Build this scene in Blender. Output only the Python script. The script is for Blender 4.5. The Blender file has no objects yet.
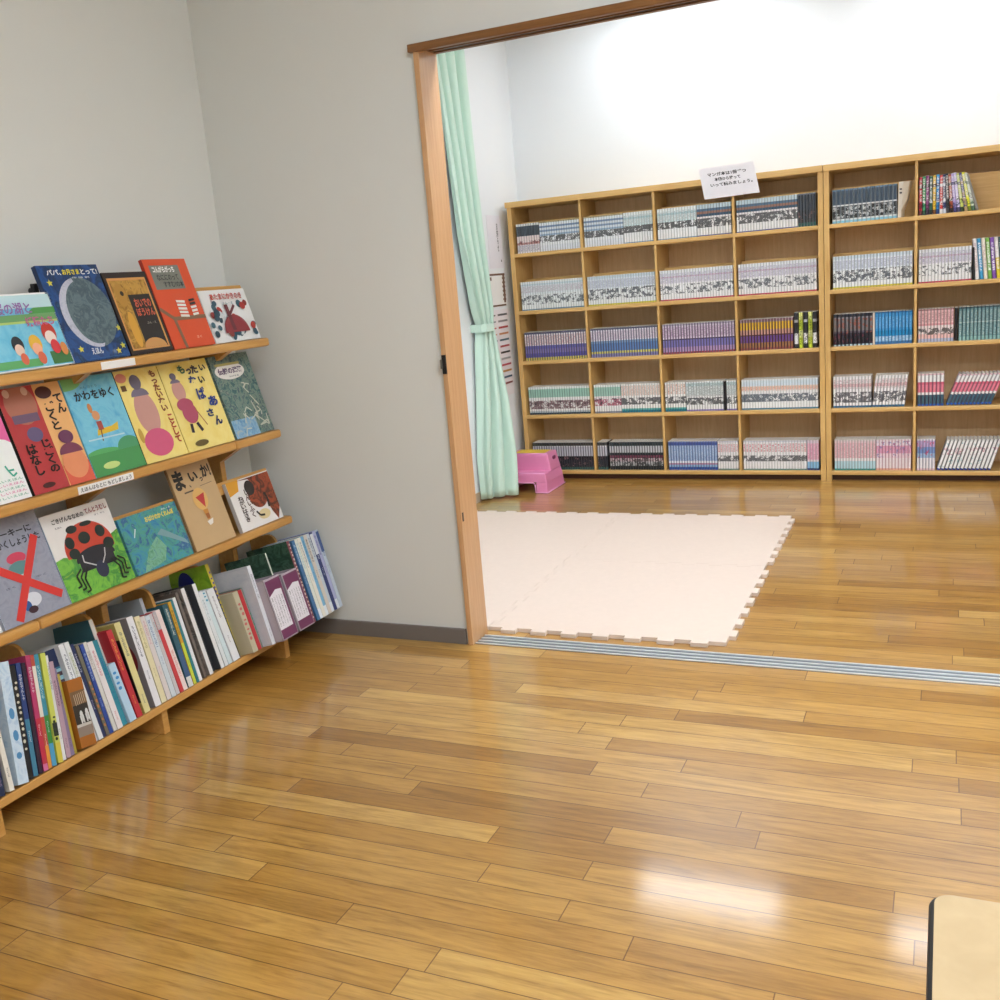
import bpy, math, random
from mathutils import Matrix, Vector
random.seed(7)
S = 1.3                       # metres per layout unit (camera height = 1 unit)
SC = bpy.context.scene
COL = SC.collection
CAM = Vector((0, 0, 1))

# ------------------------------------------------------------ colour / materials
def lin(c):
    if isinstance(c, str):
        c = c.lstrip('#'); c = tuple(int(c[i:i+2], 16)/255 for i in (0, 2, 4))
    return tuple((x/12.92 if x <= .04045 else ((x+.055)/1.055)**2.4) for x in c) + (1,)
class NT:
    def __init__(s, name):
        s.m = bpy.data.materials.new(name); s.m.use_nodes = True
        s.t = s.m.node_tree; s.b = s.t.nodes['Principled BSDF']
    def n(s, typ, **kw):
        n = s.t.nodes.new(typ)
        for k, v in kw.items():
            if hasattr(n, k) and not k[0].isupper(): setattr(n, k, v)
            else: n.inputs[k.replace('_', ' ')].default_value = v
        return n
    def l(s, a, b): s.t.links.new(a, b)
    def val(s, x, sock):
        if isinstance(x, (int, float)): sock.default_value = x
        else: s.l(x, sock)
    def math(s, op, a, b=0.0, c=None):
        n = s.t.nodes.new('ShaderNodeMath'); n.operation = op
        s.val(a, n.inputs[0]); s.val(b, n.inputs[1])
        if c is not None: s.val(c, n.inputs[2])
        return n.outputs[0]
    def mix(s, f, a, b, blend='MIX'):
        n = s.t.nodes.new('ShaderNodeMix'); n.data_type = 'RGBA'; n.blend_type = blend
        s.val(f, n.inputs[0])
        for x, k in ((a, 6), (b, 7)):
            if isinstance(x, (tuple, list)): n.inputs[k].default_value = x
            else: s.l(x, n.inputs[k])
        return n.outputs[2]
    def ramp(s, f, stops, interp='LINEAR'):
        n = s.t.nodes.new('ShaderNodeValToRGB'); cr = n.color_ramp; cr.interpolation = interp
        while len(cr.elements) < len(stops): cr.elements.new(.5)
        for e, (p, c) in zip(cr.elements, stops): e.position = p; e.color = c if len(c) == 4 else lin(c)
        s.l(f, n.inputs[0]); return n.outputs[0]
    def bump(s, h, strength, dist=.002):
        n = s.t.nodes.new('ShaderNodeBump'); n.inputs['Strength'].default_value = strength
        n.inputs['Distance'].default_value = dist; s.l(h, n.inputs['Height']); s.l(n.outputs[0], s.b.inputs['Normal'])
    def coord(s, which='Object', scale=(1, 1, 1)):
        tc = s.t.nodes.new('ShaderNodeTexCoord'); mp = s.t.nodes.new('ShaderNodeMapping')
        mp.inputs['Scale'].default_value = scale; s.l(tc.outputs[which], mp.inputs[0]); return mp.outputs[0]
    def pos(s, scale=(1, 1, 1)):
        tc = s.t.nodes.new('ShaderNodeNewGeometry'); mp = s.t.nodes.new('ShaderNodeMapping')
        mp.inputs['Scale'].default_value = scale; s.l(tc.outputs['Position'], mp.inputs[0]); return mp.outputs[0]
    def noise(s, vec, scale=5, detail=3, rough=.5, dist=0):
        n = s.t.nodes.new('ShaderNodeTexNoise'); s.l(vec, n.inputs['Vector'])
        n.inputs['Scale'].default_value = scale; n.inputs['Detail'].default_value = detail
        n.inputs['Roughness'].default_value = rough; n.inputs['Distortion'].default_value = dist
        return n.outputs['Fac']
FL = {}
def flat(c, rough=.45, metal=0, name=None, coat=0):
    key = (c, rough, metal, coat)
    if key in FL: return FL[key]
    t = NT(name or 'paint_' + str(c).lstrip('#'))
    nz = t.noise(t.coord(), 40, 3)
    cc = lin(c)
    t.l(t.mix(t.math('MULTIPLY', nz, .35), cc, tuple(x*.8 for x in cc[:3])+(1,)), t.b.inputs['Base Color'])
    t.b.inputs['Roughness'].default_value = rough; t.b.inputs['Metallic'].default_value = metal
    t.b.inputs['Coat Weight'].default_value = coat
    FL[key] = t.m; return t.m
def wood(name, c1, c2, c3, grain=(3, 40, 40), rough=.4, coat=.15):
    t = NT(name); v = t.coord('Object', grain)
    n1 = t.noise(v, 1.6, 4, .6, .6); n2 = t.noise(v, 9, 3, .6, .3)
    f = t.math('ADD', t.math('MULTIPLY', n1, .7), t.math('MULTIPLY', n2, .3))
    t.l(t.ramp(f, [(.3, c1), (.52, c2), (.72, c3)]), t.b.inputs['Base Color'])
    t.b.inputs['Roughness'].default_value = rough; t.b.inputs['Coat Weight'].default_value = coat
    t.b.inputs['Coat Roughness'].default_value = .25
    t.bump(n2, .08); return t.m
def painted(name, cols, scale=6, dist=1.2, rough=.35, sc=(1, 1, 1)):
    t = NT(name); f = t.noise(t.coord('Object', sc), scale, 5, .62, dist)
    k = len(cols); st = [(.3 + .42*i/(k-1), c) for i, c in enumerate(cols)]
    t.l(t.ramp(f, st), t.b.inputs['Base Color']); t.b.inputs['Roughness'].default_value = rough
    t.b.inputs['Coat Weight'].default_value = .3
    return t.m
def plaster(name, c, rough=.8):
    t = NT(name); v = t.pos()
    n1 = t.noise(v, 90, 4, .6); n2 = t.noise(v, 1.3, 2)
    cc = lin(c); t.l(t.mix(n2, cc, tuple(x*.95 for x in cc[:3])+(1,)), t.b.inputs['Base Color'])
    t.b.inputs['Roughness'].default_value = rough; t.bump(n1, .12, .001); return t.m
def floor_mat():
    t = NT('oak_strip_floor'); g = t.t.nodes.new('ShaderNodeNewGeometry')
    sp = t.t.nodes.new('ShaderNodeSeparateXYZ'); t.l(g.outputs['Position'], sp.inputs[0])
    W = .0575*S; L = .69*S
    yy = t.math('DIVIDE', sp.outputs[1], W); row = t.math('FLOOR', t.math('ADD', yy, .73)); fy = t.math('FRACT', t.math('ADD', yy, .73))
    wn = t.t.nodes.new('ShaderNodeTexWhiteNoise'); wn.noise_dimensions = '1D'; t.l(row, wn.inputs['W'])
    xx = t.math('ADD', t.math('DIVIDE', sp.outputs[0], L), t.math('MULTIPLY', wn.outputs['Value'], 7.3))
    colm = t.math('FLOOR', xx); fx = t.math('FRACT', xx)
    cb = t.t.nodes.new('ShaderNodeCombineXYZ'); t.l(row, cb.inputs[0]); t.l(colm, cb.inputs[1])
    w2 = t.t.nodes.new('ShaderNodeTexWhiteNoise'); w2.noise_dimensions = '3D'; t.l(cb.outputs[0], w2.inputs['Vector'])
    r = w2.outputs['Value']
    # grain, shifted per plank
    off = t.t.nodes.new('ShaderNodeVectorMath'); off.operation = 'SCALE'; t.l(w2.outputs['Color'], off.inputs[0]); off.inputs['Scale'].default_value = 13
    ad = t.t.nodes.new('ShaderNodeVectorMath'); ad.operation = 'ADD'; t.l(g.outputs['Position'], ad.inputs[0]); t.l(off.outputs[0], ad.inputs[1])
    mp = t.t.nodes.new('ShaderNodeMapping'); mp.inputs['Scale'].default_value = (1.6, 16, 1); t.l(ad.outputs[0], mp.inputs[0])
    g1 = t.noise(mp.outputs[0], 1.5, 4, .6, 1.6); g2 = t.noise(mp.outputs[0], 8, 4, .65, .5)
    base = t.ramp(r, [(0, '#a3752f'), (.12, '#b5873e'), (.5, '#c09348'), (.8, '#c89c52'), (1, '#d0a85f')])
    gr = t.ramp(t.math('ADD', t.math('MULTIPLY', g1, .6), t.math('MULTIPLY', g2, .4)), [(.3, '#a8987f'), (.42, '#d2c9b8'), (.52, '#ece7df'), (.64, '#ffffff')])
    c = t.mix(.85, base, gr, 'MULTIPLY')
    ex = t.math('MULTIPLY', t.math('MINIMUM', fx, t.math('SUBTRACT', 1, fx)), L)
    ey = t.math('MULTIPLY', t.math('MINIMUM', fy, t.math('SUBTRACT', 1, fy)), W)
    e = t.math('MINIMUM', ex, ey); gap = t.math('LESS_THAN', e, .0013)
    t.l(t.mix(t.math('MULTIPLY', gap, .8), c, lin('#5b3716')), t.b.inputs['Base Color'])
    t.b.inputs['Roughness'].default_value = .33
    t.l(t.math('ADD', .25, t.math('MULTIPLY', g2, .16)), t.b.inputs['Roughness'])
    t.b.inputs['Coat Weight'].default_value = .9; t.b.inputs['Coat Roughness'].default_value = .11
    t.b.inputs['Specular IOR Level'].default_value = .5
    wv = t.noise(t.pos((2, 9, 1)), 2.0, 2); h = t.math('SUBTRACT', t.math('MULTIPLY', wv, .6), t.math('MULTIPLY', gap, .5)); h = t.math('ADD', h, t.math('MULTIPLY', t.math('SUBTRACT', w2.outputs['Value'], .5), t.math('MULTIPLY', fy, 1.0))); h = t.math('ADD', h, t.math('MULTIPLY', g2, .10))
    t.bump(h, .25, .0016); return t.m
def emis(name, c, k):
    t = NT(name); t.b.inputs['Emission Color'].default_value = lin(c); t.b.inputs['Emission Strength'].default_value = k
    t.b.inputs['Base Color'].default_value = lin('#ffffff'); return t.m
WOODC = wood('beech_ply', '#cda05c', '#d9b06c', '#e2bd7e', (2.5, 30, 60))
WOODV = wood('beech_ply_upright', '#cda05c', '#d9b06c', '#e2bd7e', (40, 40, 2.5))
WOODB = wood('bookcase_back_ply', '#dcba8a', '#e6c596', '#edcfa3', (40, 40, 3), .55, 0)
WOODD = wood('rack_beech', '#c08a45', '#cc9850', '#d8a862', (40, 2.5, 40), .38, .25)
WOODJ = wood('jamb_veneer', '#c29365', '#cda072', '#d8ad80', (60, 60, 2), .4, .2)
WOODH = wood('dark_header_wood', '#71481f', '#80552a', '#8e6234', (2, 50, 50), .35, .3)
BLACK = flat('#141315', .4, name='black_plastic')
WHITE = flat('#f2f2f0', .6, name='white_paper')
PAGES = flat('#e9e6dd', .8, name='page_block')

# ------------------------------------------------------------ mesh builder
class MB:
    def __init__(s): s.v = []; s.f = []; s.m = []; s.uv = {}; s.mats = []
    def mi(s, mat):
        if mat not in s.mats: s.mats.append(mat)
        return s.mats.index(mat)
    def face(s, pts, mat, uv=None):
        b = len(s.v); s.v += [tuple(p) for p in pts]; s.f.append(tuple(range(b, b+len(pts)))); s.m.append(s.mi(mat))
        if uv: s.uv[len(s.f)-1] = uv
    def raw(s, verts, faces, mat):
        b = len(s.v); s.v += [tuple(p) for p in verts]; k = s.mi(mat)
        for f in faces: s.f.append(tuple(b+i for i in f)); s.m.append(k)
    def box(s, lo, hi, mat, M=None):
        x0, y0, z0 = lo; x1, y1, z1 = hi
        vs = [Vector(p) for p in ((x0,y0,z0),(x1,y0,z0),(x1,y1,z0),(x0,y1,z0),(x0,y0,z1),(x1,y0,z1),(x1,y1,z1),(x0,y1,z1))]
        if M is not None: vs = [M @ p for p in vs]
        s.raw(vs, [(0,3,2,1),(4,5,6,7),(0,1,5,4),(1,2,6,5),(2,3,7,6),(3,0,4,7)], mat)
    def prism(s, outline, axis, a, b, mat):
        """extrude a 2D outline (list of (p,q)) along axis from a to b"""
        def P(p, q, t):
            return (t, p, q) if axis == 0 else (p, t, q) if axis == 1 else (p, q, t)
        n = len(outline)
        vs = [P(p, q, a) for p, q in outline] + [P(p, q, b) for p, q in outline]
        fs = [tuple(range(n)), tuple(range(2*n-1, n-1, -1))] + [(i, n+i, n+(i+1) % n, (i+1) % n) for i in range(n)]
        s.raw(vs, fs, mat)
    def tube(s, p0, p1, r, mat, seg=12, r1=None):
        p0 = Vector(p0); p1 = Vector(p1); d = (p1-p0).normalized()
        a = d.cross(Vector((0, 0, 1)));
        if a.length < .01: a = Vector((1, 0, 0))
        a.normalize(); b = d.cross(a); r1 = r if r1 is None else r1; vs = []
        for p, rr in ((p0, r), (p1, r1)):
            for i in range(seg):
                t = 2*math.pi*i/seg; vs.append(p + (a*math.cos(t)+b*math.sin(t))*rr)
        fs = [tuple(range(seg-1, -1, -1)), tuple(range(seg, 2*seg))] + [(i, (i+1) % seg, seg+(i+1) % seg, seg+i) for i in range(seg)]
        s.raw(vs, fs, mat)
    def build(s, name, parent=None, loc=None, bevel=0, smooth=False, recalc=True):
        o0 = Vector(loc) if loc is not None else (Vector(parent['_o']) if parent is not None and '_o' in parent else Vector((0, 0, 0)))
        me = bpy.data.meshes.new(name)
        me.from_pydata([tuple((Vector(p)-o0)*S) for p in s.v], [], s.f)
        for m in s.mats: me.materials.append(m)
        for p, k in zip(me.polygons, s.m): p.material_index = k
        if s.uv:
            ul = me.uv_layers.new(name='UVMap')
            for i, uvs in s.uv.items():
                for li, uv in zip(me.polygons[i].loop_indices, uvs): ul.data[li].uv = uv
        if recalc:
            import bmesh
            bm = bmesh.new(); bm.from_mesh(me); bmesh.ops.recalc_face_normals(bm, faces=bm.faces); bm.to_mesh(me); bm.free()
        if smooth:
            for p in me.polygons: p.use_smooth = True
        o = bpy.data.objects.new(name, me); COL.objects.link(o)
        if parent is not None: o.parent = parent
        elif loc is not None: o.location = o0*S
        if bevel:
            b = o.modifiers.new('bevel', 'BEVEL'); b.width = bevel*S; b.segments = 2; b.limit_method = 'ANGLE'; b.angle_limit = math.radians(40)
        return o
def tag(o, label=None, cat=None, group=None, kind=None):
    if label: o['label'] = label
    if cat: o['category'] = cat
    if group: o['group'] = group
    if kind: o['kind'] = kind
    return o
def thing(name, loc, label=None, cat=None, group=None, kind=None):
    o = bpy.data.objects.new(name, None); COL.objects.link(o); o.empty_display_size = .05
    o.location = Vector(loc)*S; o['_o'] = tuple(loc)
    return tag(o, label, cat, group, kind)

# ------------------------------------------------------------ text -> flat triangles
TXT = {}
def text2d(body, bold=.012):
    key = (body, bold)
    if key in TXT: return TXT[key]
    cu = bpy.data.curves.new('t', 'FONT'); cu.body = body; cu.size = 1; cu.resolution_u = 2; cu.offset = bold; cu.fill_mode = 'FRONT'
    cu.align_x = 'CENTER'; cu.space_line = .92 if '\n' in body else 1
    ob = bpy.data.objects.new('t', cu); COL.objects.link(ob)
    dg = bpy.context.evaluated_depsgraph_get(); me = bpy.data.meshes.new_from_object(ob.evaluated_get(dg))
    vs = [(v.co.x, v.co.y) for v in me.vertices]; fs = [tuple(p.vertices) for p in me.polygons]
    bpy.data.objects.remove(ob); bpy.data.curves.remove(cu); bpy.data.meshes.remove(me)
    if not vs: vs, fs = [(0, 0), (1, 0), (1, 1)], [(0, 1, 2)]
    x0 = min(v[0] for v in vs); x1 = max(v[0] for v in vs); y0 = min(v[1] for v in vs); y1 = max(v[1] for v in vs)
    vs = [((x-x0)/(x1-x0), (y-y0)/(y1-y0)) for x, y in vs]
    TXT[key] = (vs, fs); return TXT[key]
class Art:
    """flat printed shapes on a rectangle; (a,b) in 0..1 of width/height"""
    def __init__(s, mb, O, e1, e2, n, w, h, base=.0002):
        s.mb = mb; s.O = Vector(O); s.e1 = Vector(e1); s.e2 = Vector(e2); s.n = Vector(n); s.w = w; s.h = h; s.k = 0; s.base = base
    def P(s, a, b): return s.O + s.e1*(a*s.w) + s.e2*(b*s.h) + s.n*(s.base + s.k*.00012)
    def poly(s, pts, mat):
        s.k += 1; pts = [(min(1, max(0, a)), min(1, max(0, b))) for a, b in pts]; s.mb.face([s.P(a, b) for a, b in pts], mat if not isinstance(mat, str) else flat(mat, .35, coat=.3))
    def rect(s, a0, b0, a1, b1, mat): s.poly([(a0, b0), (a1, b0), (a1, b1), (a0, b1)], mat)
    def ell(s, ca, cb, ra, rb, mat, rot=0, t0=0, t1=360, seg=28):
        pts = []; r = math.radians(rot)
        for i in range(seg + (t1-t0 < 360)):
            t = math.radians(t0 + (t1-t0)*i/seg); x = ra*s.w*math.cos(t); y = rb*s.h*math.sin(t)
            pts.append((ca + (x*math.cos(r)-y*math.sin(r))/s.w, cb + (x*math.sin(r)+y*math.cos(r))/s.h))
        s.poly(pts, mat)
    def star(s, ca, cb, r, mat, n=5):
        pts = []
        for i in range(2*n):
            rr = r if i % 2 == 0 else r*.45; t = math.pi*i/n + .3; pts.append((ca+rr*math.cos(t), cb+rr*math.sin(t)*s.w/s.h))
        s.poly(pts, mat)
    def line(s, pts, wd, mat):
        s.k += 1
        for (a0, b0), (a1, b1) in zip(pts, pts[1:]):
            d = Vector(((a1-a0)*s.w, (b1-b0)*s.h)); L = d.length
            if L < 1e-6: continue
            nx, ny = -d.y/L*wd*.5, d.x/L*wd*.5
            s.mb.face([s.P(a0+nx/s.w, b0+ny/s.h), s.P(a0-nx/s.w, b0-ny/s.h), s.P(a1-nx/s.w, b1-ny/s.h), s.P(a1+nx/s.w, b1+ny/s.h)], mat if not isinstance(mat, str) else flat(mat, .35, coat=.3))
    def text(s, body, a0, b0, a1, b1, mat, bold=.02):
        s.k += 1; vs, fs = text2d(body, bold)
        s.mb.raw([s.P(a0+x*(a1-a0), b0+y*(b1-b0)) for x, y in vs], fs, mat if not isinstance(mat, str) else flat(mat, .35, coat=.3))
    def vtext(s, body, a0, b0, a1, b1, mat, bold=.02): s.text('\n'.join(body), a0, b0, a1, b1, mat, bold)
# ============================================================ SETTING
WALLF = plaster('light_grey_wallpaper', '#dddfdb'); WALLB = plaster('white_wallpaper', '#ecf0f3'); CEIL = plaster('ceiling_board', '#efefec')
BASEM = flat('#77706b', .55, name='grey_vinyl_baseboard')
ZC = 2.2
def struct(name, mb, **k):
    o = mb.build(name, **k); o['kind'] = 'structure'; return o
m = MB(); m.box((-2.1, -1.6, -.05), (2.0, 4.9, 0), floor_mat()); struct('floor', m)
m = MB(); m.box((-2.1, -1.6, ZC), (2.0, 4.9, ZC+.05), CEIL); struct('ceiling', m)
m = MB(); m.box((-2.1, -1.6, 0), (-1.91, 2.41, ZC), WALLF); struct('wall_left', m)
m = MB(); m.box((-2.1, 2.47, 0), (-1.985, 4.8, ZC), WALLB); struct('wall_back_left', m)
m = MB(); m.box((-2.1, 4.8, 0), (2.0, 4.9, ZC), WALLB); struct('wall_back', m)
m = MB(); m.box((1.6, -1.6, 0), (2.0, 4.8, ZC), WALLF); struct('wall_right', m)
m = MB(); m.box((-2.1, -1.7, 0), (2.0, -1.6, ZC), WALLF); struct('wall_front', m)
m = MB()     # partition between the two rooms, with its wide opening
m.box((-2.1, 2.37, 0), (-1.2265, 2.455, ZC), WALLF); m.box((-1.2265, 2.37, 1.5865), (1.6, 2.455, ZC), WALLF); m.box((1.2, 2.37, 0), (1.6, 2.455, 1.6), WALLF)
struct('wall_middle', m)
m = MB(); m.box((-1.9, 2.362, 0), (-1.234, 2.371, .045), BASEM); struct('baseboard_middle', m, bevel=.001)
m = MB(); m.box((-1.911, -1.6, 0), (-1.903, 2.362, .045), BASEM); struct('baseboard_left', m, bevel=.001)
m = MB(); m.box((-1.986, 2.46, 0), (-1.978, 4.8, .045), flat('#b9a892', .6, name='tan_baseboard')); struct('baseboard_back_left', m, bevel=.001)
# door frame: jamb, header with two grooves, floor track
D = thing('door_1', (-1.22, 2.37, 0), kind='structure')
m = MB(); m.box((-1.2275, 2.360, 0), (-1.2125, 2.462, 1.578), WOODJ)
m.box((1.2, 2.355, 0), (1.222, 2.462, 1.572), WOODJ); m.build('jamb', D, bevel=.0012)
m = MB(); m.box((-1.2385, 2.352, 1.5685), (1.23, 2.369, 1.5875), WOODH)
m.box((-1.2265, 2.366, 1.5775), (1.2, 2.462, 1.5885), WOODH); m.build('header', D, bevel=.002)
m = MB(); dk = flat('#2c1510', .5); pl = flat('#a98578', .4)
for y in (2.376, 2.404, 2.432): m.box((-1.205, y, 1.5745), (1.195, y+.007, 1.578), WOODH)
for y in (2.387, 2.415): m.box((-1.205, y-.002, 1.5768), (1.195, y+.015, 1.578), dk)
m.build('header_groove', D)
ALU = flat('#eef1f4', .3, .55, name='aluminium')
m = MB(); m.box((-1.211, 2.372, 0), (1.2, 2.44, .0016), flat('#8b939b', .3, .7))
for y in (2.372, 2.392, 2.413, 2.434): m.box((-1.211, y, .0016), (1.2, y+.006, .004), ALU)
m.build('floor_track', D, bevel=.0004)
m = MB(); m.box((-1.225, 2.3545, .768), (-1.2135, 2.3605, .818), BLACK); m.box((-1.229, 2.351, .782), (-1.223, 2.3605, .806), flat('#8d8f88', .3, .8))
m.build('strike_plate', D, bevel=.001)
m = MB(); m.box((-1.213, 2.366, .36), (-1.2115, 2.374, .385), flat('#4c3a2b', .5)); m.build('screw_cover', D)

# ============================================================ CEILING LIGHTS (bookcase pair mirrored in the polished floor, the rest out of view)
def ceiling_light(x, y, w, d, k, label):
    t = thing('ceiling_light', (x, y, ZC), label, 'light', 'flush ceiling lights')
    m = MB(); m.box((x-w/2, y-d/2, ZC-.03), (x+w/2, y+d/2, ZC), flat('#f0f0f0', .5)); m.build('housing', t)
    m = MB(); m.box((x-w/2+.01, y-d/2+.01, ZC-.038), (x+w/2-.01, y+d/2-.01, ZC-.03), emis('lit_diffuser_%d' % int(k*10), '#f1f7ff', k)); m.build('diffuser', t)
KB, KF = 12, 21.5
ceiling_light(-1.08, 4.47, .72, .25, KB*.62, 'flush rectangular ceiling light over the left bookcase')
ceiling_light(.16, 4.42, .72, .25, KB*.62, 'flush rectangular ceiling light over the right bookcase')
ceiling_light(-1.02, 2.72, .72, .28, KB*1.45, 'added, unseen rectangular ceiling light above the play mat, lighting the shelves')  # unseen lamp, added to throw more frontal light into the bookcases
ceiling_light(.4, 2.72, .72, .28, KB*1.45, 'added, unseen rectangular ceiling light right of the play mat, lighting the shelves')  # second added lamp, out of view, brightening the shelves from the front
ceiling_light(.05, 1.0, .9, .28, KF, 'flush rectangular ceiling light of the front room, left one')
ceiling_light(1.1, 1.0, .9, .28, KF, 'flush rectangular ceiling light of the front room, right one')
ceiling_light(.4, -.7, .9, .28, KF, 'flush rectangular ceiling light behind the camera')

# ============================================================ PLAY MAT
MAT = flat('#e0cec0', .75, name='cream_foam')
def boundary(p0, p1, horiz, d=.018, n=15):
    pts = []; L = (p1-p0)/n
    for i in range(n):
        o = d if i % 2 == 1 else 0
        pts += [(p0+i*L, o), (p0+(i+1)*L, o)]
    return pts
X0, X1, X2 = -1.93, -1.23, -.537; Y0, Y1, Y2 = 2.482, 3.185, 3.86
labs = ['cream foam mat tile at the far left, beside the curtain', 'cream foam mat tile at the far right corner of the mat', 'cream foam mat tile at the near left, beside the door jamb', 'cream foam mat tile at the near right corner by the floor track']
rot = Matrix.Rotation(math.radians(.8), 4, 'Z')
pv = Vector((X1, Y1, 0))
for (xa, xb, ya, yb, lb) in ((X0, X1, Y1, Y2, labs[0]), (X1, X2, Y1, Y2, labs[1]), (X0, X1, Y0, Y1, labs[2]), (X1, X2, Y0, Y1, labs[3])):
    e = .0005; sgn = -1
    bot = [(p, ya+e-o) for p, o in boundary(xa, xb, True)]; top = [(p, yb-e-o) for p, o in boundary(xa, xb, True)]
    lef = [(xa+e+o, q) for q, o in boundary(ya, yb, False)]; rig = [(xb-e+o, q) for q, o in boundary(ya, yb, False)]
    out = bot[1:-1] + rig[1:-1] + top[::-1][1:-1] + lef[::-1][1:-1]
    out = [(xa+e, ya+e)] + bot[1:-1] + [(xb-e, ya+e)] + rig[1:-1] + [(xb-e, yb-e)] + top[::-1][1:-1] + [(xa+e, yb-e)] + lef[::-1][1:-1]
    out = [tuple((pv + rot @ (Vector((p, q, 0))-pv))[:2]) for p, q in out]
    m = MB(); m.prism(out, 2, .0004, .0125, MAT)
    o = m.build('foam_mat_tile', loc=((xa+xb)/2, (ya+yb)/2, 0), bevel=.0008)
    tag(o, lb, 'mat', 'interlocking cream foam mat tiles')

# ============================================================ DESK CORNER
T = thing('low_table', (.25, .6, 0), 'pale wood-grain table with black edge band, corner at lower right', 'table')
tw = wood('desk_laminate', '#a8916b', '#b59e78', '#c0aa84', (3, 3, 30), .5, 0)
def rrect(x0, y0, x1, y1, r, k=7):
    pts = []
    for cx, cy, a in ((x1-r, y1-r, 0), (x0+r, y1-r, 90), (x0+r, y0+r, 180), (x1-r, y0+r, 270)):
        for i in range(k+1):
            t = math.radians(a+90*i/k); pts.append((cx+r*math.cos(t), cy+r*math.sin(t)))
    return pts
m = MB(); m.prism(rrect(-.0075, .32, .60, .765, .016), 2, .478, .4985, BLACK); m.build('edge_band', T, bevel=.003)
m = MB(); m.prism(rrect(-.0035, .324, .597, .7625, .0135), 2, .4975, .5, tw); m.build('table_top', T)
for x in (.03, .56):
    for y in (.36, .725):
        m = MB(); m.tube((x, y, 0), (x, y, .479), .012, flat('#8c8f93', .3, .8)); m.build('leg', T)

# ============================================================ STEP STOOL
T = thing('step_stool', (-1.83, 4.36, 0), 'pink plastic two-step stool with yellow top beside the curtain', 'stool')
PK = flat('#ec8fbb', .35, name='pink_plastic', coat=.3); PKL = flat('#f0a6cf', .35, name='pink_plastic_rim', coat=.3)
xl, xr = -1.968, -1.712
m = MB()
def stoolring(y0, y1, ins, z, fl): return [(xl+ins, y0, z), (xr-ins, y0, z), (xr-ins, y1, z), (xl+ins, y1, z)]
def loft(m, rings, mat, cap=True):
    vs = [p for r in rings for p in r]; n = len(rings[0]); fs = []
    for k in range(len(rings)-1):
        for i in range(n): fs.append((k*n+i, k*n+(i+1) % n, (k+1)*n+(i+1) % n, (k+1)*n+i))
    if cap: fs.append(tuple((len(rings)-1)*n+i for i in range(n)))
    m.raw(vs, fs, mat)
# upper body then lower step; side cheeks reach the floor, front is arched between them
loft(m, [stoolring(4.335, 4.47, .012, .092, 0), stoolring(4.342, 4.462, .026, .168, 0), stoolring(4.347, 4.458, .031, .172, 0)], PK)
loft(m, [stoolring(4.252, 4.475, .004, .052, 0), stoolring(4.256, 4.472, .012, .088, 0), stoolring(4.262, 4.468, .018, .093, 0)], PK)
for xa, xb, ia, ib in ((xl, xl+.055, 1, 0), (xr-.06, xr, 0, 1)):
    loft(m, [[(xa, 4.246, 0), (xb, 4.246, 0), (xb, 4.48, 0), (xa, 4.48, 0)], [(xa+.005*ia, 4.252, .053), (xb-.005*ib, 4.252, .053), (xb-.005*ib, 4.474, .053), (xa+.005*ia, 4.474, .053)]], PK)
m.build('body', T, bevel=.006)
m = MB()
def bar(m, pts, r, mat):
    for p, q in zip(pts, pts[1:]): m.tube(p, q, r, mat, 8)
bar(m, [(xr+.002, 4.48, .004), (xr+.002, 4.244, .004), (xr-.06, 4.244, .004), (xr-.062, 4.246, .04), (xr-.072, 4.248, .05), (xl+.065, 4.248, .05), (xl+.055, 4.246, .04), (xl+.055, 4.244, .004), (xl-.002, 4.244, .004)], .003, PKL)
bar(m, [(xr-.016, 4.262, .093), (xl+.016, 4.262, .093)], .003, PKL)
bar(m, [(xr-.03, 4.347, .172), (xl+.03, 4.347, .172)], .003, PKL)
m.build('rim', T, smooth=True)
m = MB(); m.box((xl+.05, 4.36, .1715), (xr-.05, 4.45, .1735), flat('#e8c341', .6)); m.build('yellow_pad', T, bevel=.001)
m = MB(); m.prism(rrect(4.39, .135, 4.425, .152, .008, 4), 0, xr-.03, xr-.018, flat('#7d2f5c', .6)); m.build('handle_slot', T)

# ============================================================ CURTAIN
T = thing('curtain', (-1.93, 4.1, 0), 'mint green pleated curtain tied back with a band behind the door jamb', 'curtain')
t = NT('mint_fabric'); f = t.noise(t.coord('Object', (1, 1, 1)), 300, 2)
cc = lin('#d3ecdf'); t.l(t.mix(f, cc, lin('#c3e3d2')), t.b.inputs['Base Color']); t.b.inputs['Roughness'].default_value = .85
t.b.inputs['Sheen Weight'].default_value = .3; t.bump(f, .15, .0005); CUR = t.m
prof = [(2.06, 3.88, 4.185, -1.945, -1.945, .022), (1.93, 3.90, 4.195, -1.945, -1.945, .022), (1.6, 3.945, 4.215, -1.94, -1.94, .018), (1.2, 4.0, 4.24, -1.945, -1.935, .022), (.88, 4.09, 4.24, -1.945, -1.925, .024),
        (.80, 4.135, 4.225, -1.945, -1.925, .02), (.72, 4.12, 4.235, -1.95, -1.92, .024), (.45, 4.09, 4.235, -1.955, -1.88, .024), (.2, 4.05, 4.20, -1.96, -1.845, .022), (.012, 4.055, 4.165, -1.962, -1.835, .018)]
def cprof(z):
    for a, b in zip(prof, prof[1:]):
        if b[0] <= z <= a[0]:
            k = (a[0]-z)/(a[0]-b[0]); k = k*k*(3-2*k) if 0 else k
            return [a[i]+(b[i]-a[i])*k for i in range(1, 6)]
    return list(prof[-1][1:])
NS, NZ = 90, 60; vs = []; fs = []
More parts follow.
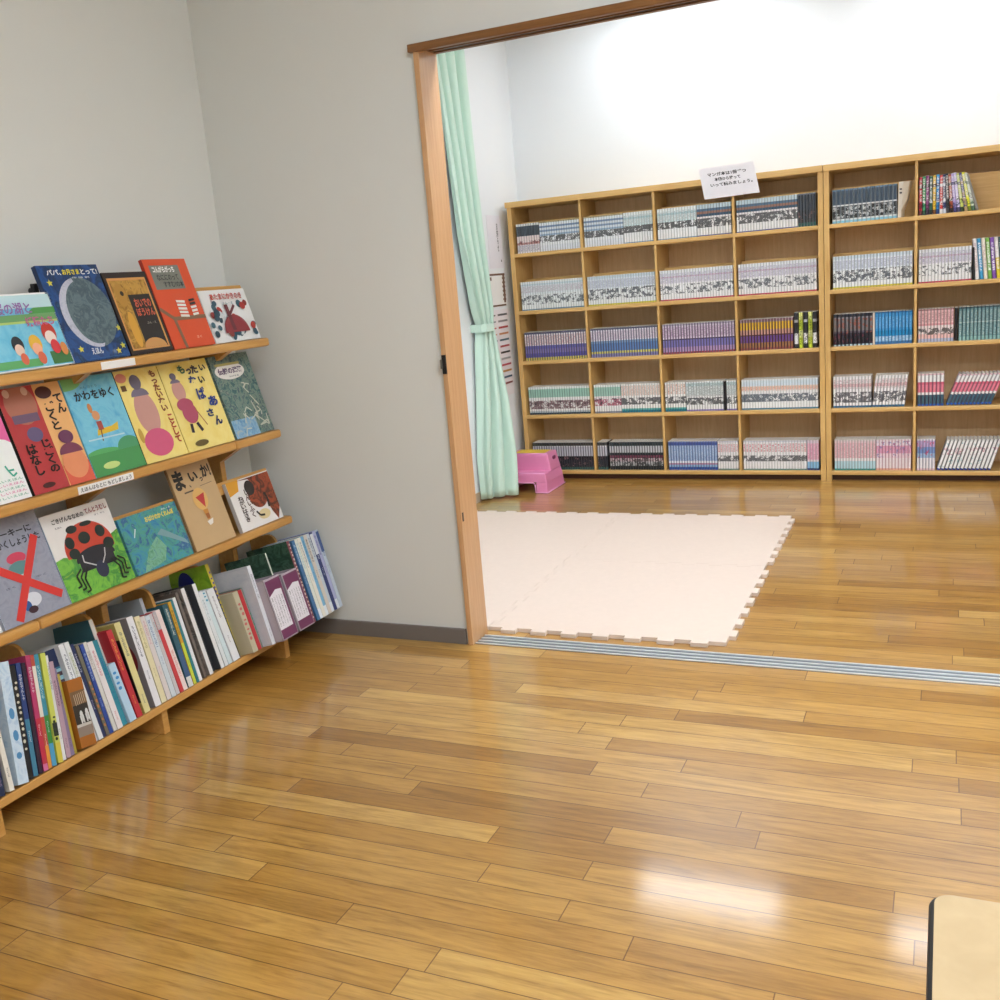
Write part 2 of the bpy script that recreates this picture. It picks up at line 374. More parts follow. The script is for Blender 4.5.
for side in (0, 1):
    for j in range(NZ+1):
        z = 2.06 + (.012-2.06)*j/NZ; y0, y1, x0, x1, A = cprof(z)
        for i in range(NS+1):
            u = i/NS; ph = 2*math.pi*3.4*(u + .04*math.sin(3*z+5*u)); w = math.cos(ph)
            w = math.copysign(abs(w)**.7, w)
            y = y0+(y1-y0)*u + .006*math.sin(2*ph)
            x = x0+(x1-x0)*u**1.5 + A*w
            vs.append((max(x, -1.980)+(.0016 if side else 0), y, z))
N1 = (NS+1)*(NZ+1)
for j in range(NZ):
    for i in range(NS):
        a = j*(NS+1)+i; fs.append((a, a+1, a+NS+2, a+NS+1)); fs.append((N1+a, N1+a+NS+1, N1+a+NS+2, N1+a+1))
for j in range(NZ):
    for i in (0, NS):
        a = j*(NS+1)+i; fs.append((a, a+NS+1, N1+a+NS+1, N1+a))
for j in (0, NZ):
    for i in range(NS):
        a = j*(NS+1)+i; fs.append((a, N1+a, N1+a+1, a+1))
m = MB(); m.raw(vs, fs, CUR); m.build('curtain_panel', T, smooth=True)
m = MB(); pts = [(-1.980, 4.125), (-1.925, 4.115), (-1.905, 4.135), (-1.90, 4.20), (-1.915, 4.235), (-1.980, 4.25)]
for (a, b), (c, d) in zip(pts, pts[1:]):
    za, zb = (.792, .792)
    m.raw([(a, b, .775), (c, d, .775), (c, d, .81), (a, b, .81), (a-.003, b, .775), (c-.003, d, .775), (c-.003, d, .81), (a-.003, b, .81)], [(0,1,2,3),(7,6,5,4),(3,2,6,7),(0,4,5,1)], CUR)
m.build('tieback', T)
m = MB(); m.tube((-1.955, 2.6, 2.07), (-1.955, 4.2, 2.07), .012, flat('#d9d9d9', .4, .5))
o = m.build('rail', T)

# ============================================================ NOTICES ON THE BACK-LEFT WALL
def wall_paper(z0, z1, y0, y1, name='paper', col='#eceaf0', x=-1.9845):
    m = MB(); m.box((x-.0003, y0, z0), (x+.001, y1, z1), flat(col, .7))
    return m, Art(m, (x+.001, y0, z0), (0, 1, 0), (0, 0, 1), (1, 0, 0), y1-y0, z1-z0)
m, a = wall_paper(1.055, 1.30, 4.40, 4.565)
a.vtext('お知らせ', .62, .32, .74, .86, '#4b4a50'); a.rect(.8, .12, .86, .16, '#5a5a60')
tag(m.build('notice', loc=(-1.985, 4.48, 1.05)), 'blank-looking white notice sheet, topmost on the wall beside bookcase', 'notice')
m, a = wall_paper(.875, 1.03, 4.36, 4.56, col='#f4f3f0'); br = '#6d4a35'
for r in ((0, .94, 1, 1), (0, .94-.04, .1, 1), (.86, .1, .97, .94), (0, 0, .97, .05)): a.rect(*r, br)
for i in range(6): a.ell(.9, .2+.13*i, .09, .05, '#7b5a43')
a.rect(.05, .8, .2, .9, br)
tag(m.build('certificate', loc=(-1.985, 4.46, .87)), 'white certificate with a brown ornamental border beside the bookcase', 'certificate')
m, a = wall_paper(.44, .86, 4.345, 4.57, col='#efe9ec')
rows = ['#555', '#777', '#c23a3a', '#cf8a55', '#4a6a78', '#b5474a', '#333', '#999', '#b8404e', '#c7924f', '#3d5c74', '#8b4a4a']
for i, c in enumerate(['#555559', '#8a8a90', '#b8383e', '#cf8a55', '#4a6a78', '#b5474a', '#2f2f33', '#a9a9ad', '#b8404e', '#c7924f', '#3d5c74', '#8b4a4a']):
    b = .95-.072*i; a.rect(.42, b-.022, .92, b, c); a.rect(.14+.02*(i % 3), b-.018, .3, b-.003, c)
tag(m.build('timetable', loc=(-1.985, 4.46, .44)), 'white chart with rows of red, orange and blue lettering beside bookcase', 'poster')
m = MB(); m.tube((-1.91, 1.684, 1.062), (-1.895, 1.684, 1.062), .008, BLACK); m.box((-1.902, 1.677, 1.05), (-1.89, 1.691, 1.078), BLACK)
tag(m.build('wall_hook', loc=(-1.905, 1.684, 1.06), bevel=.002), 'small black hook on the left wall above the picture books', 'hook')
# ============================================================ BOOKCASES
SH = [1.115, .841, .597, .327, .046]       # shelf tops
TH = .018; YF, YB = 4.56, 4.79
def bookcase(x0, x1, divs, label):
    T = thing('bookcase', ((x0+x1)/2, YF, 0), label, 'bookcase')
    for xa in (x0, x1-.022):
        m = MB(); m.box((xa, YF, 0), (xa+.022, YB, 1.331), WOODV); m.build('side_panel', T, bevel=.0012)
    m = MB(); m.box((x0-(.005 if x0 < -1 else 0), YF-.012, 1.331), (x1+(.005 if x1 > 0 else 0), YB+.005, 1.357), WOODC); m.build('top_panel', T, bevel=.002)
    m = MB(); m.box((x0+.022, YB-.006, .026), (x1-.022, YB, 1.331), WOODB); m.build('back_panel', T)
    for z in SH:
        m = MB(); m.box((x0+.022, YF-.003, z-TH), (x1-.022, YB-.006, z), WOODC); m.build('shelf', T, bevel=.003)
    m = MB(); m.box((x0+.022, YF+.03, 0), (x1-.022, YF+.045, SH[4]-TH), flat('#4a2a17', .6)); m.build('toe_kick', T)
    tops = [1.331] + [z-TH for z in SH[:-1]]
    for d in divs:
        for z, t in zip(SH, tops):
            m = MB(); m.box((d-.0055, YF+.002, z), (d+.0055, YB-.006, t), WOODV); m.build('divider', T, bevel=.0008)
    xs = [x0+.022] + [v for d in divs for v in (d-.0065, d+.0065)] + [x1-.022]
    for k in range(0, len(xs), 2):
        for r in (0, 1):
            m = MB(); m.box((xs[k]+.001, YB-.105, SH[r]+.0005), (xs[k+1]-.001, YB-.007, SH[r]+.150), WOODC); m.build('rear_riser', T, bevel=.001)
    return T
bookcase(-1.945, -.491, [-1.578, -1.226, -.869], 'left beech bookcase against the back wall, four bays of manga')
bookcase(-.489, .965, [-.127, .235, .60], 'right beech bookcase against the back wall, cut by the photo edge')
CELL = {1: (-1.922, -1.5845), 2: (-1.5715, -1.2325), 3: (-1.2195, -.8755), 4: (-.8625, -.517), 5: (-.4665, -.1335), 6: (-.1205, .2285)}

def spine_mat(name, bands, edge=.25, pic=None, txt=None, dots=None, ew=.16, edgec='#3a3a44'):
    t = NT('spine_' + name); uvn = t.t.nodes.new('ShaderNodeUVMap'); sp = t.t.nodes.new('ShaderNodeSeparateXYZ'); t.l(uvn.outputs[0], sp.inputs[0])
    u, v = sp.outputs[0], sp.outputs[1]
    c = t.ramp(v, bands, 'CONSTANT')
    pv_ = t.pos()
    n1 = t.noise(pv_, 48, 3, .6); n2 = t.noise(pv_, 170, 2, .6)
    c = t.mix(t.math('MULTIPLY', t.math('SUBTRACT', n2, .5), .5), c, lin('#555a66'))
    def band(a, b): return t.math('MULTIPLY', t.math('GREATER_THAN', v, a), t.math('LESS_THAN', v, b))
    core = t.math('LESS_THAN', t.math('ABSOLUTE', t.math('SUBTRACT', u, .5)), .36)
    if pic:
        for (a, b, col, th) in pic:
            f = t.math('MULTIPLY', band(a, b), t.math('GREATER_THAN', t.math('ADD', t.math('MULTIPLY', n1, .65), t.math('MULTIPLY', n2, .35)), th))
            c = t.mix(t.math('MULTIPLY', f, .84), c, lin(col))
    if txt:
        for (a, b, col, fq) in txt:
            mp = t.t.nodes.new('ShaderNodeMapping'); mp.inputs['Scale'].default_value = (60, 1, fq); t.l(t.pos(), mp.inputs[0])
            n3 = t.noise(mp.outputs[0], 1, 2, .6)
            f = t.math('MULTIPLY', t.math('MULTIPLY', band(a, b), core), t.math('GREATER_THAN', n3, .5))
            c = t.mix(t.math('MULTIPLY', f, .8), c, lin(col))
    f = t.math('MULTIPLY', t.math('GREATER_THAN', t.math('ABSOLUTE', t.math('SUBTRACT', u, .5)), .5-ew), edge)  # edge stripes, mostly painting in the dark shaded gaps between volumes
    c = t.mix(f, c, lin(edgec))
    t.l(c, t.b.inputs['Base Color']); t.b.inputs['Roughness'].default_value = .35
    return t.m
W1, W2 = '#eef0f3', '#dfe6ec'
SER = {
 'greytop': spine_mat('greytop', [(0, '#e9e4e6'), (.28, '#c79a98'), (.36, '#eddedd'), (.58, '#4d5760'), (.92, '#e6e8ea')], .35, [(.3, .42, '#8a4a48', .5)], [(.05, .26, '#7a78a0', 900)]),
 'bluestripe': spine_mat('bluestripe', [(0, '#e4e9f1'), (.2, '#eef1f5'), (.52, '#9db6cf'), (.58, '#dce6f0'), (.66, '#8ba3c0'), (.72, '#dbe5ef'), (.8, '#7e97b6'), (.86, '#e6edf4'), (.96, '#b4a77a')], .3, [(.3, .52, '#15171c', .46)]),
 'tealwhite': spine_mat('tealwhite', [(0, '#7fa6c6'), (.03, '#f2f4f6'), (.55, '#d5e7ea'), (.6, '#e9f1f2'), (.78, '#c3dde2'), (.84, '#eef4f5')], .28, [(.34, .56, '#191b20', .44)], [(.6, .9, '#93b3bb', 700)]),
 'navybrown': spine_mat('navybrown', [(0, '#41549b'), (.03, '#f1f1f1'), (.5, '#eceaea'), (.62, '#3f5d76'), (.7, '#a1796b'), (.78, '#5c7c94'), (.86, '#c9dbe3')], .3, [(.27, .56, '#20222a', .46)]),
 'black': spine_mat('black', [(0, '#22564f'), (.12, '#17191d'), (.5, '#1b2430'), (.96, '#6d7480')], .5, [(.15, .45, '#8d6a66', .56)], None, None, .12, '#8d949e'),
 'slate': spine_mat('slate', [(0, '#7fc3dc'), (.07, '#d8dee0'), (.12, '#23262b'), (.5, '#e3e6e8'), (.54, '#33465a'), (.95, '#5f7f9c')], .45, [(.14, .48, '#cfd3d6', .53)], None, None, .14, '#a9b3bb'),
 'white_blue': spine_mat('white_blue', [(0, '#6f9bb4'), (.04, '#eef3f5'), (.55, '#e6eef3'), (.86, '#cfdfe8'), (.92, '#eef3f6')], .3, [(.2, .52, '#3c4a57', .51)], [(.62, .84, '#b79fb4', 600)]),
 'white_yel': spine_mat('white_yel', [(0, '#d8cf3c'), (.05, '#eff3f5'), (.55, '#e4ecf4'), (.9, '#d3e1ec')], .28, [(.2, .56, '#2f3b4e', .5)], [(.6, .86, '#8f93b8', 600)]),
 'white_pink': spine_mat('white_pink', [(0, '#c9405a'), (.04, '#f2f3f5'), (.55, '#ecebf2'), (.75, '#e0c9d8'), (.8, '#eceff4')], .28, [(.22, .52, '#3e4a58', .52)], [(.58, .9, '#9a93b8', 650)]),
 'purple': spine_mat('purple', [(0, '#d9cf5e'), (.1, '#5c57a8'), (.25, '#857bb7'), (.4, '#6a66b4'), (.52, '#ece9ef'), (.93, '#55566e')], .8, None, [(.55, .88, '#c58f8f', 500)], None, .2, '#4e4a66'),
 'bluelilac': spine_mat('bluelilac', [(0, '#8c87bd'), (.12, '#d3cd66'), (.2, '#5f86bf'), (.48, '#7f9fcb'), (.56, '#e9e6f0'), (.94, '#5f6076')], .8, None, [(.6, .9, '#b79ab4', 500)], None, .2, '#4c4c68'),
 'lilac': spine_mat('lilac', [(0, '#a3434f'), (.06, '#b49ac4'), (.22, '#7f7cc0'), (.46, '#4d3f66'), (.5, '#dfd3e2'), (.94, '#b2aabd')], .8, None, [(.56, .9, '#a07aa8', 500)], None, .2, '#55405c'),
 'yellowpurple': spine_mat('yellowpurple', [(0, '#9c5a52'), (.08, '#a07348'), (.24, '#6b4a94'), (.46, '#5c3a3c'), (.5, '#c99a90'), (.66, '#e3b933'), (.9, '#a78aa0')], .85, None, None, None, .22, '#5a3038'),
 'ylbig': spine_mat('ylbig', [(0, '#c9d83a'), (.3, '#e8ec9a'), (.5, '#bfd02d'), (.8, '#dfe789')], .3, None, [(.1, .9, '#3a4a20', 300)]),
 'bwbig': spine_mat('bwbig', [(0, '#25262a'), (.12, '#e8e8ea'), (.42, '#1e1e22'), (.72, '#b7b8bb'), (.8, '#232327')], .3, [(.12, .5, '#222', .5)] if False else [(.12, .5, '#222226', .52)]),
 'multidark': spine_mat('multidark', [(0, '#b9d3dd'), (.05, '#241f2b'), (.4, '#5a5160'), (.46, '#7e7a7c'), (.85, '#8f8d92'), (.9, '#1d2632')], .75, [(.4, .88, '#a2553f', .54), (.08, .4, '#6a2c3c', .56)], None, None, .2, '#1d1f2a'),
 'cyan': spine_mat('cyan', [(0, '#3a78b4'), (.08, '#7fb4e2'), (.25, '#1789c8'), (.42, '#3e97d6'), (.95, '#2d6ea6')], .35, None, [(.1, .24, '#d3e6f5', 500), (.5, .85, '#7fb7e6', 500)], None, .12, '#2a5a8c'),
 'pinkset': spine_mat('pinkset', [(0, '#b9c3e0'), (.1, '#f0c8c6'), (.25, '#f3e6e6'), (.5, '#e5a9ae'), (.56, '#f2c9cb'), (.95, '#b98a8e')], .4, [(.22, .42, '#2b2326', .5)], [(.6, .9, '#b87a84', 500)]),
 'blackone': flat('#16151a', .4),
 'tealgrey': spine_mat('tealgrey', [(0, '#93c0bf'), (.12, '#6f9aa0'), (.45, '#5f8b92'), (.52, '#aec7c8'), (.56, '#6d949c'), (.95, '#39545c')], .6, None, [(.15, .9, '#a9c3c5', 400)], None, .16, '#33555e'),
 'greenwhite': spine_mat('greenwhite', [(0, '#2f4656'), (.06, '#b9c6cc'), (.12, '#ecebe9'), (.52, '#eff0ef'), (.62, '#9fcbbb'), (.92, '#ecf1ef')], .3, [(.2, .5, '#6d3842', .46), (.2, .5, '#2d2f36', .58)]),
 'greenpink': spine_mat('greenpink', [(0, '#8e93a0'), (.06, '#efefef'), (.52, '#f0e9ea'), (.6, '#a3cdbf'), (.92, '#ecf1ef')], .3, [(.26, .5, '#b13a62', .47), (.3, .55, '#3a3440', .58)]),
 'orangewhite': spine_mat('orangewhite', [(0, '#1f7f94'), (.08, '#5fb3ae'), (.14, '#f3f2f0'), (.92, '#f4f3f1')], .35, [(.28, .52, '#171a26', .46)], [(.6, .95, '#c07b4c', 700)]),
 'tealorange': spine_mat('tealorange', [(0, '#8b7fc0'), (.05, '#eef0f0'), (.55, '#e8efef'), (.85, '#cfe3e6'), (.95, '#e8eef0')], .4, [(.22, .46, '#1c2230', .47)], [(.5, .95, '#6f7f80', 700)]),
 'paleorange': spine_mat('paleorange', [(0, '#4d8aa3'), (.05, '#f3f4f5'), (.55, '#f1f1f2'), (.66, '#efd9cc'), (.78, '#dceaf3'), (.95, '#e9f0f5')], .25, [(.26, .52, '#3a4f63', .45)], [(.62, .76, '#d88f72', 700)]),
 'whitepinktop': spine_mat('whitepinktop', [(0, '#3f7aa0'), (.06, '#f2f1f2'), (.55, '#eeecee'), (.66, '#e9c9cd'), (.76, '#f2f0f1')], .4, [(.16, .5, '#3c3a48', .47)], [(.6, .9, '#b98f96', 500)]),
 'pinkband': spine_mat('pinkband', [(0, '#2d63b8'), (.06, '#3b5f6f'), (.34, '#f3f1f2'), (.42, '#e58397'), (.66, '#d96a84'), (.74, '#eef0f0'), (.95, '#e8c9d0')], .5, None, None, None, .16, '#5a3d55'),
 'darktop': spine_mat('darktop', [(0, '#3f6a62'), (.1, '#2d2f38'), (.36, '#1e2026'), (.5, '#c9cbd6'), (.84, '#e6e6ea'), (.88, '#42443c')], .7, [(.12, .5, '#b48a8e', .58)], None, None, .18, '#33363e'),
 'darkteal': spine_mat('darkteal', [(0, '#2b3136'), (.14, '#b9bec0'), (.3, '#c4b3b8'), (.42, '#7a3a54'), (.52, '#27343a'), (.62, '#c8ccd2'), (.86, '#2c3b40')], .7, [(.1, .45, '#1e2226', .5)], None, None, .18, '#23282c'),
 'bluespine': spine_mat('bluespine', [(0, '#3556a4'), (.1, '#93b6da'), (.18, '#b98aa4'), (.24, '#e8eef6'), (.32, '#7fa2d3'), (.5, '#8fb1dc'), (.86, '#4a5ea8'), (.96, '#7f8fc0')], .55, None, [(.3, .86, '#d3def0', 500)], None, .16, '#3d4a80'),
 'redtitle': spine_mat('redtitle', [(0, '#5f8f8c'), (.04, '#f3f2f4'), (.95, '#dcdce6')], .25, [(.3, .5, '#3a4148', .47)], [(.62, .9, '#c93f52', 500), (.16, .22, '#222', 900)] if False else [(.62, .9, '#c93f52', 500)]),
 'pinkblue': spine_mat('pinkblue', [(0, '#27407c'), (.06, '#8fc3e6'), (.28, '#f0e3ea'), (.34, '#eec4d6'), (.9, '#e3d3de')], .3, None, [(.38, .88, '#d68aa8', 500)]),
 'pinkpale': spine_mat('pinkpale', [(0, '#2c9a92'), (.05, '#bfe0ea'), (.3, '#f3eff0'), (.4, '#efd5da'), (.95, '#e9dcdf')], .35, None, [(.4, .9, '#dc9aa8', 500)]),
 'mixpink': spine_mat('mixpink', [(0, '#efb9a0'), (.06, '#f2e9ec'), (.4, '#f0dbe4'), (.55, '#e3a9c6'), (.8, '#efe2ea')], .45, [(.42, .95, '#4f9ad0', .56), (.4, .95, '#d9567c', .6)], None, None, .14, '#b04a66'),
 'mixblue': spine_mat('mixblue', [(0, '#e8c9d0'), (.06, '#f1eef3'), (.4, '#a9c6e6'), (.55, '#7f9fd6'), (.75, '#c9b3dc'), (.95, '#ecebf2')], .5, [(.4, .95, '#d9405c', .58)], None, None, .14, '#5a4a86'),
 'slantwhite': spine_mat('slantwhite', [(0, '#3a4aa0'), (.05, '#f0f1f2'), (.5, '#f2f2f3'), (.95, '#e9e9e9')], .7, [(.5, .75, '#c9889a', .54), (.1, .9, '#8fc3c9', .6)], None, None, .12, '#23252c'),
}
BH, BD = .1365, .088
MESH = {}
def volume_mb(m, M, w, h, d, mat, u=True):
    """one paperback: rounded spine, covers, page block; local x=width, y=depth (spine at 0), z=height"""
    r = w*.22; x0, x1 = .0002, w-.0002
    prof_ = [(x0, d), (x0, r), (x0+r*.5, r*.25), (x0+w*.3, 0), (x1-w*.3, 0), (x1-r*.5, r*.25), (x1, r), (x1, d)]
    us = [.0, .0, .05, .3, .7, .95, 1, 1]
    for i in range(7):
        (a, b), (c, e) = prof_[i], prof_[i+1]
        m.face([M @ Vector(p) for p in ((a, b, 0), (c, e, 0), (c, e, h), (a, b, h))], mat, [(us[i], 0), (us[i+1], 0), (us[i+1], 1), (us[i], 1)])
    m.face([M @ Vector((a, b, h)) for a, b in prof_], mat, [(.5, .99)]*8)
    m.face([M @ Vector((a, b, 0)) for a, b in prof_[::-1]], mat, [(.5, .01)]*8)
    m.box((x0+.0006, r, h), (x1-.0006, d-.002, h+.0006), PAGES, M)
    m.face([M @ Vector(p) for p in ((x1, d, 0), (x0, d, 0), (x0, d, h), (x1, d, h))], PAGES)
RUNS = []   # (series, cell, row, fx0, fx1, pitch, height, lean deg, depth front, label)
def run(row, col, ser, f0, f1, pitch, desc, lean=0, h=BH, yf=.016): RUNS.append((row, col, ser, f0, f1, pitch, desc, lean, h, yf))
P = .0127
run(1,1,'greytop',.03,.38,P,'grey-topped'); run(1,1,'bluestripe',.385,.985,P,'blue-striped white'); run(1,2,'bluestripe',.01,.575,P,'blue-striped white'); run(1,2,'tealwhite',.58,.985,P,'pale teal and white')
run(1,3,'tealwhite',.01,.535,P,'pale teal and white'); run(1,3,'navybrown',.54,.985,P,'white spined, navy-and-brown banded'); run(1,4,'navybrown',.01,.765,P,'white spined, navy-and-brown banded'); run(1,4,'black',.77,.985,.0135,'black spined')
run(2,1,'white_blue',.03,.985,P,'white spined blue-based'); run(2,2,'white_yel',.01,.985,P,'white spined yellow-based'); run(2,3,'white_pink',.01,.985,P,'white spined pink-tinted'); run(2,4,'white_pink',.01,.985,P,'white spined pink-tinted')
run(3,1,'purple',.03,.985,P,'purple-bottomed white'); run(3,2,'bluelilac',.01,.985,P,'blue-and-lilac spined'); run(3,3,'lilac',.01,.985,P,'lilac spined'); run(3,4,'yellowpurple',.01,.69,P,'yellow-and-purple spined')
run(4,1,'greenwhite',.03,.985,P,'green-topped white'); run(4,2,'greenpink',.01,.41,P,'green-and-pink spined'); run(4,2,'orangewhite',.415,.985,P,'orange-lettered white'); run(4,3,'orangewhite',.01,.30,P,'orange-lettered white'); run(4,3,'tealorange',.305,.81,P,'pale teal-lettered white'); run(4,3,'tealorange',.85,.985,P,'pale teal-lettered white'); run(4,4,'paleorange',.01,.985,P,'white spined, pale blue topped')
run(5,1,'darktop',.03,.985,P,'dark-topped grey'); run(5,2,'darktop',.01,.16,P,'dark-topped grey'); run(5,2,'darkteal',.19,.985,.0130,'dark teal, pink and white'); run(5,3,'bluespine',.02,.70,P,'light blue spined'); run(5,3,'redtitle',.705,.985,P,'red-titled white'); run(5,4,'redtitle',.01,.83,P,'red-titled white'); run(5,4,'pinkblue',.835,.985,P,'pink-and-sky-blue spined')
run(1,5,'slate',.03,.80,.0166,'slate-and-black spined'); run(2,5,'white_yel',.03,.985,P,'white spined pink-lined') ; run(2,6,'white_pink',.01,.585,P,'white spined pink-lined')
run(3,5,'multidark',.03,.52,.0168,'dark, many-coloured'); run(3,5,'cyan',.54,.985,.0135,'sky blue spined'); run(3,6,'pinkset',.01,.405,.0128,'pale pink spined'); run(3,6,'tealgrey',.455,.985,.0140,'teal-grey spined')
run(4,5,'whitepinktop',.02,.50,.0132,'white spined, pink-topped'); run(4,5,'whitepinktop',.505,.90,.0134,'leaning white spined, pink-topped',6); run(4,6,'pinkband',.01,.31,.0148,'pink-banded upright'); run(4,6,'pinkband',.33,.83,.0150,'pink-banded, strongly leaning',21)
run(5,5,'pinkpale',.03,.55,P,'pale pink, turquoise-footed'); run(5,5,'mixpink',.555,.985,P,'pink spined many-coloured'); run(5,6,'mixblue',.01,.22,.0125,'blue-and-red spined'); run(5,6,'slantwhite',.235,.84,.0148,'leaning white black-edged',17)
ORD = ['top', 'second', 'third', 'fourth', 'bottom']; BAY = {1: 'first bay of the left bookcase', 2: 'second bay of the left bookcase', 3: 'third bay of the left bookcase', 4: 'last bay of the left bookcase', 5: 'first bay of the right bookcase', 6: 'second bay of the right bookcase'}
vols = []; rnd = random.Random(3)
for row, col, ser, f0, f1, pitch, desc, lean, h, yf in RUNS:
    a, b = CELL[col]; x = a+(b-a)*f0; xe = a+(b-a)*f1; n = max(1, int((xe-x)/pitch + .5)); pitch = (xe-x)/n
    L = math.radians(lean)
    for i in range(n):
        px = x + i*pitch; w = pitch*(math.cos(L) if lean else 1)*.985
        M = Matrix.Translation((px, YF+yf+rnd.uniform(0, .0025), SH[row-1]+.0003)) @ Matrix.Rotation(L, 4, 'Y')
        if lean: M = Matrix.Translation((px, YF+yf, SH[row-1]+.0005+w*math.sin(L))) @ Matrix.Rotation(L, 4, 'Y')
        dist = (Vector((px, YF, SH[row-1]))-CAM).length
        vols.append((dist, M, w, h, ser, '%s manga volume, %s shelf, %s' % (desc, ORD[row-1], BAY[col]), '%s manga, %s shelf, %s' % (desc, ORD[row-1], BAY[col])))
vols.sort(key=lambda q: q[0])
for dist, M, w, h, ser, lab, grp in vols[:300]:
    key = (ser, round(w, 5), h)
    if key not in MESH:
        m = MB(); volume_mb(m, Matrix.Identity(4), w, h, BD, SER[ser]); o = m.build('manga_volume'); MESH[key] = o.data; first = o
    else: first = bpy.data.objects.new('manga_volume', MESH[key]); COL.objects.link(first)
    MM = M.copy(); MM.translation = M.translation*S; first.matrix_world = MM
    tag(first, lab, 'book', grp)
m = MB()
for dist, M, w, h, ser, lab, grp in vols[300:]: volume_mb(m, M, w, h, BD, SER[ser])
tag(m.build('manga_volumes', loc=(-1.3, YF, .5)), 'long even rows of manga volumes filling most of the left bookcase', 'books', kind='stuff')

# odd volumes: colourful ones, drawn one by one
def single(px, row, w, h, mat, lean, label, grp=None, yf=.012, d=BD, name='comic_book'):
    L = math.radians(lean); m = MB(); volume_mb(m, Matrix.Identity(4), w*.985, h, d, mat)
    o = m.build(name); lift = max(0, w*math.sin(L))
    MM = Matrix.Rotation(L, 4, 'Y'); MM.translation = Vector((px + (0 if lean >= 0 else 0), YF+yf, SH[row-1]+.0006+(lift if lean > 0 else 0)))*S
    o.matrix_world = MM; tag(o, label, 'book', grp)
def stripe(name, base, dark, seed): return spine_mat(name, [(0, dark), (.12, base), (.3, '#e9e6e6' if seed % 2 else base), (.36, base), (.7, dark), (.78, base)], .2, [(.05, .5, dark, .53)], [(.35, .95, '#f0eeee', 300+seed*20)])
cols = [('crimson', '#c21f3a', '#5a1020'), ('green', '#3f9f68', '#153a26'), ('magenta', '#8a3f78', '#2d1530'), ('dark green', '#2f5f4a', '#15201a'), ('yellow', '#e3bb2e', '#6a3c10'), ('blue', '#2f8ac4', '#143a78'), ('red and white', '#d03a3a', '#efefef'), ('navy', '#28305f', '#c9ccd8'), ('black', '#151518', '#3a3a3f'), ('orange-brown', '#b0502c', '#2a1a14'), ('lavender', '#b6a5dc', '#4a3f7c'), ('pale violet', '#cfc4ea', '#3f3f68'), ('yellow-green', '#cdd66a', '#2c3f18'), ('dark blue', '#2d2f78', '#b49a6a'), ('bright yellow', '#e4e233', '#7a8a18'), ('white and green', '#cfd8c4', '#4a6a50')]
x = CELL[6][0]+.003
for i, (nm, c, dk_) in enumerate(cols):
    lean = -max(0, (i-6))*1.35; w = .0128
    single(x, 1, w, .150+.002*(i % 3), stripe('solo%d' % i, c, dk_, i), lean, '%s spined comic in the colourful leaning row, top shelf right' % nm); x += w + (.0006 if lean else .0001)
single(x+.001, 1, .011, .147, flat('#8d8a84', .5), -15.5, 'grey comic closing the colourful row on the top shelf right')
# the tall colourful ones on the second shelf
x = CELL[6][0]+(CELL[6][1]-CELL[6][0])*.592
single(x, 2, .010, .130, flat('#131317', .4), 0, 'black spined volume beside the tall colourful books, second shelf'); x += .012
for i, (nm, c, dk_) in enumerate([('white', '#f1eef0', '#dcd6dc'), ('sky blue', '#3f9fd0', '#1f6fa8'), ('cream', '#efe6d4', '#8a6a5a'), ('lime green', '#86c052', '#3f7a2c'), ('violet', '#8a5ab8', '#4f2c78'), ('yellow edged', '#e9d43a', '#e9e3e0'), ('dark teal', '#335a5c', '#1c3436')]):
    single(x, 2, .0150, .163, spine_mat('tall%d' % i, [(0, c), (.1, c), (.5, dk_ if i == 5 else c)], .2, None, [(.2, .9, '#fbfbfb' if i not in (0, 2) else '#c9b3b8', 260)]), -5, 'tall %s book leaning on the second shelf, far right' % nm, d=.1); x += .0156
# single ones on the third, fourth shelves
a, b = CELL[4]
for i, (k, nm) in enumerate((('bwbig', 'first black-and-white spined comic'), ('ylbig', 'first yellow-green spined comic'), ('bwbig', 'second black-and-white spined comic'), ('ylbig', 'second yellow-green spined comic'), ('bwbig', 'last black-and-white spined comic'))):
    single(a+(b-a)*(.70+.057*i), 3, .0185, .155, SER[k], 0, nm + ' from the left, third shelf end of the left bookcase')
single(CELL[6][0]+(CELL[6][1]-CELL[6][0])*.412, 3, .013, .135, SER['blackone'], 0, 'black volume between pink and teal-grey sets, third shelf right')
single(CELL[3][0]+(CELL[3][1]-CELL[3][0])*.815, 4, .0105, .135, SER['blackone'], 0, 'single black volume in the white row, fourth shelf, third bay')
single(CELL[5][0]+(CELL[5][1]-CELL[5][0])*.515, 3, .0085, .135, flat('#e6d6c8', .5), 0, 'cream volume between dark and sky blue sets, third shelf right')
# cream comic whose cover curls forward next to the slate set
m = MB(); x0, x1, z0 = -.197, -.150, SH[0]; cf = flat('#dcd3c4', .5)
pts = [(x0, 0), (x0+.014, .001), (x0+.034, .018), (x0+.052, .05)]
rows_ = [(0, [(-.001, .001), (.012, .004), (.018, .03), (.02, .07)]), (.03, [(0, .0), (.012, .003), (.020, .025), (.024, .06)]), (.07, [(.001, 0), (.016, .002), (.034, .016), (.038, .05)]), (.142, [(.003, 0), (.020, 0), (.044, .012), (.052, .04)])]
vs = [(x0+a, YF+.012+b, z0+.0005+z) for z, r in rows_ for a, b in r]; vs += [(p[0]+.0012, p[1]+.0025, p[2]) for p in vs]
fs = []
for r in range(3):
    for i in range(3):
        k = r*4+i; fs += [(k, k+1, k+5, k+4), (16+k, 16+k+4, 16+k+5, 16+k+1)]
fs += [(i, i+4, i+20, i+16) for i in (0, 4, 8)] + [(i+3, i+19, i+23, i+7) for i in (0, 4, 8)] + [(i, i+16, i+17, i+1) for i in range(3)] + [(12+i, 13+i, 29+i, 28+i) for i in range(3)]
m.raw(vs, fs, cf)
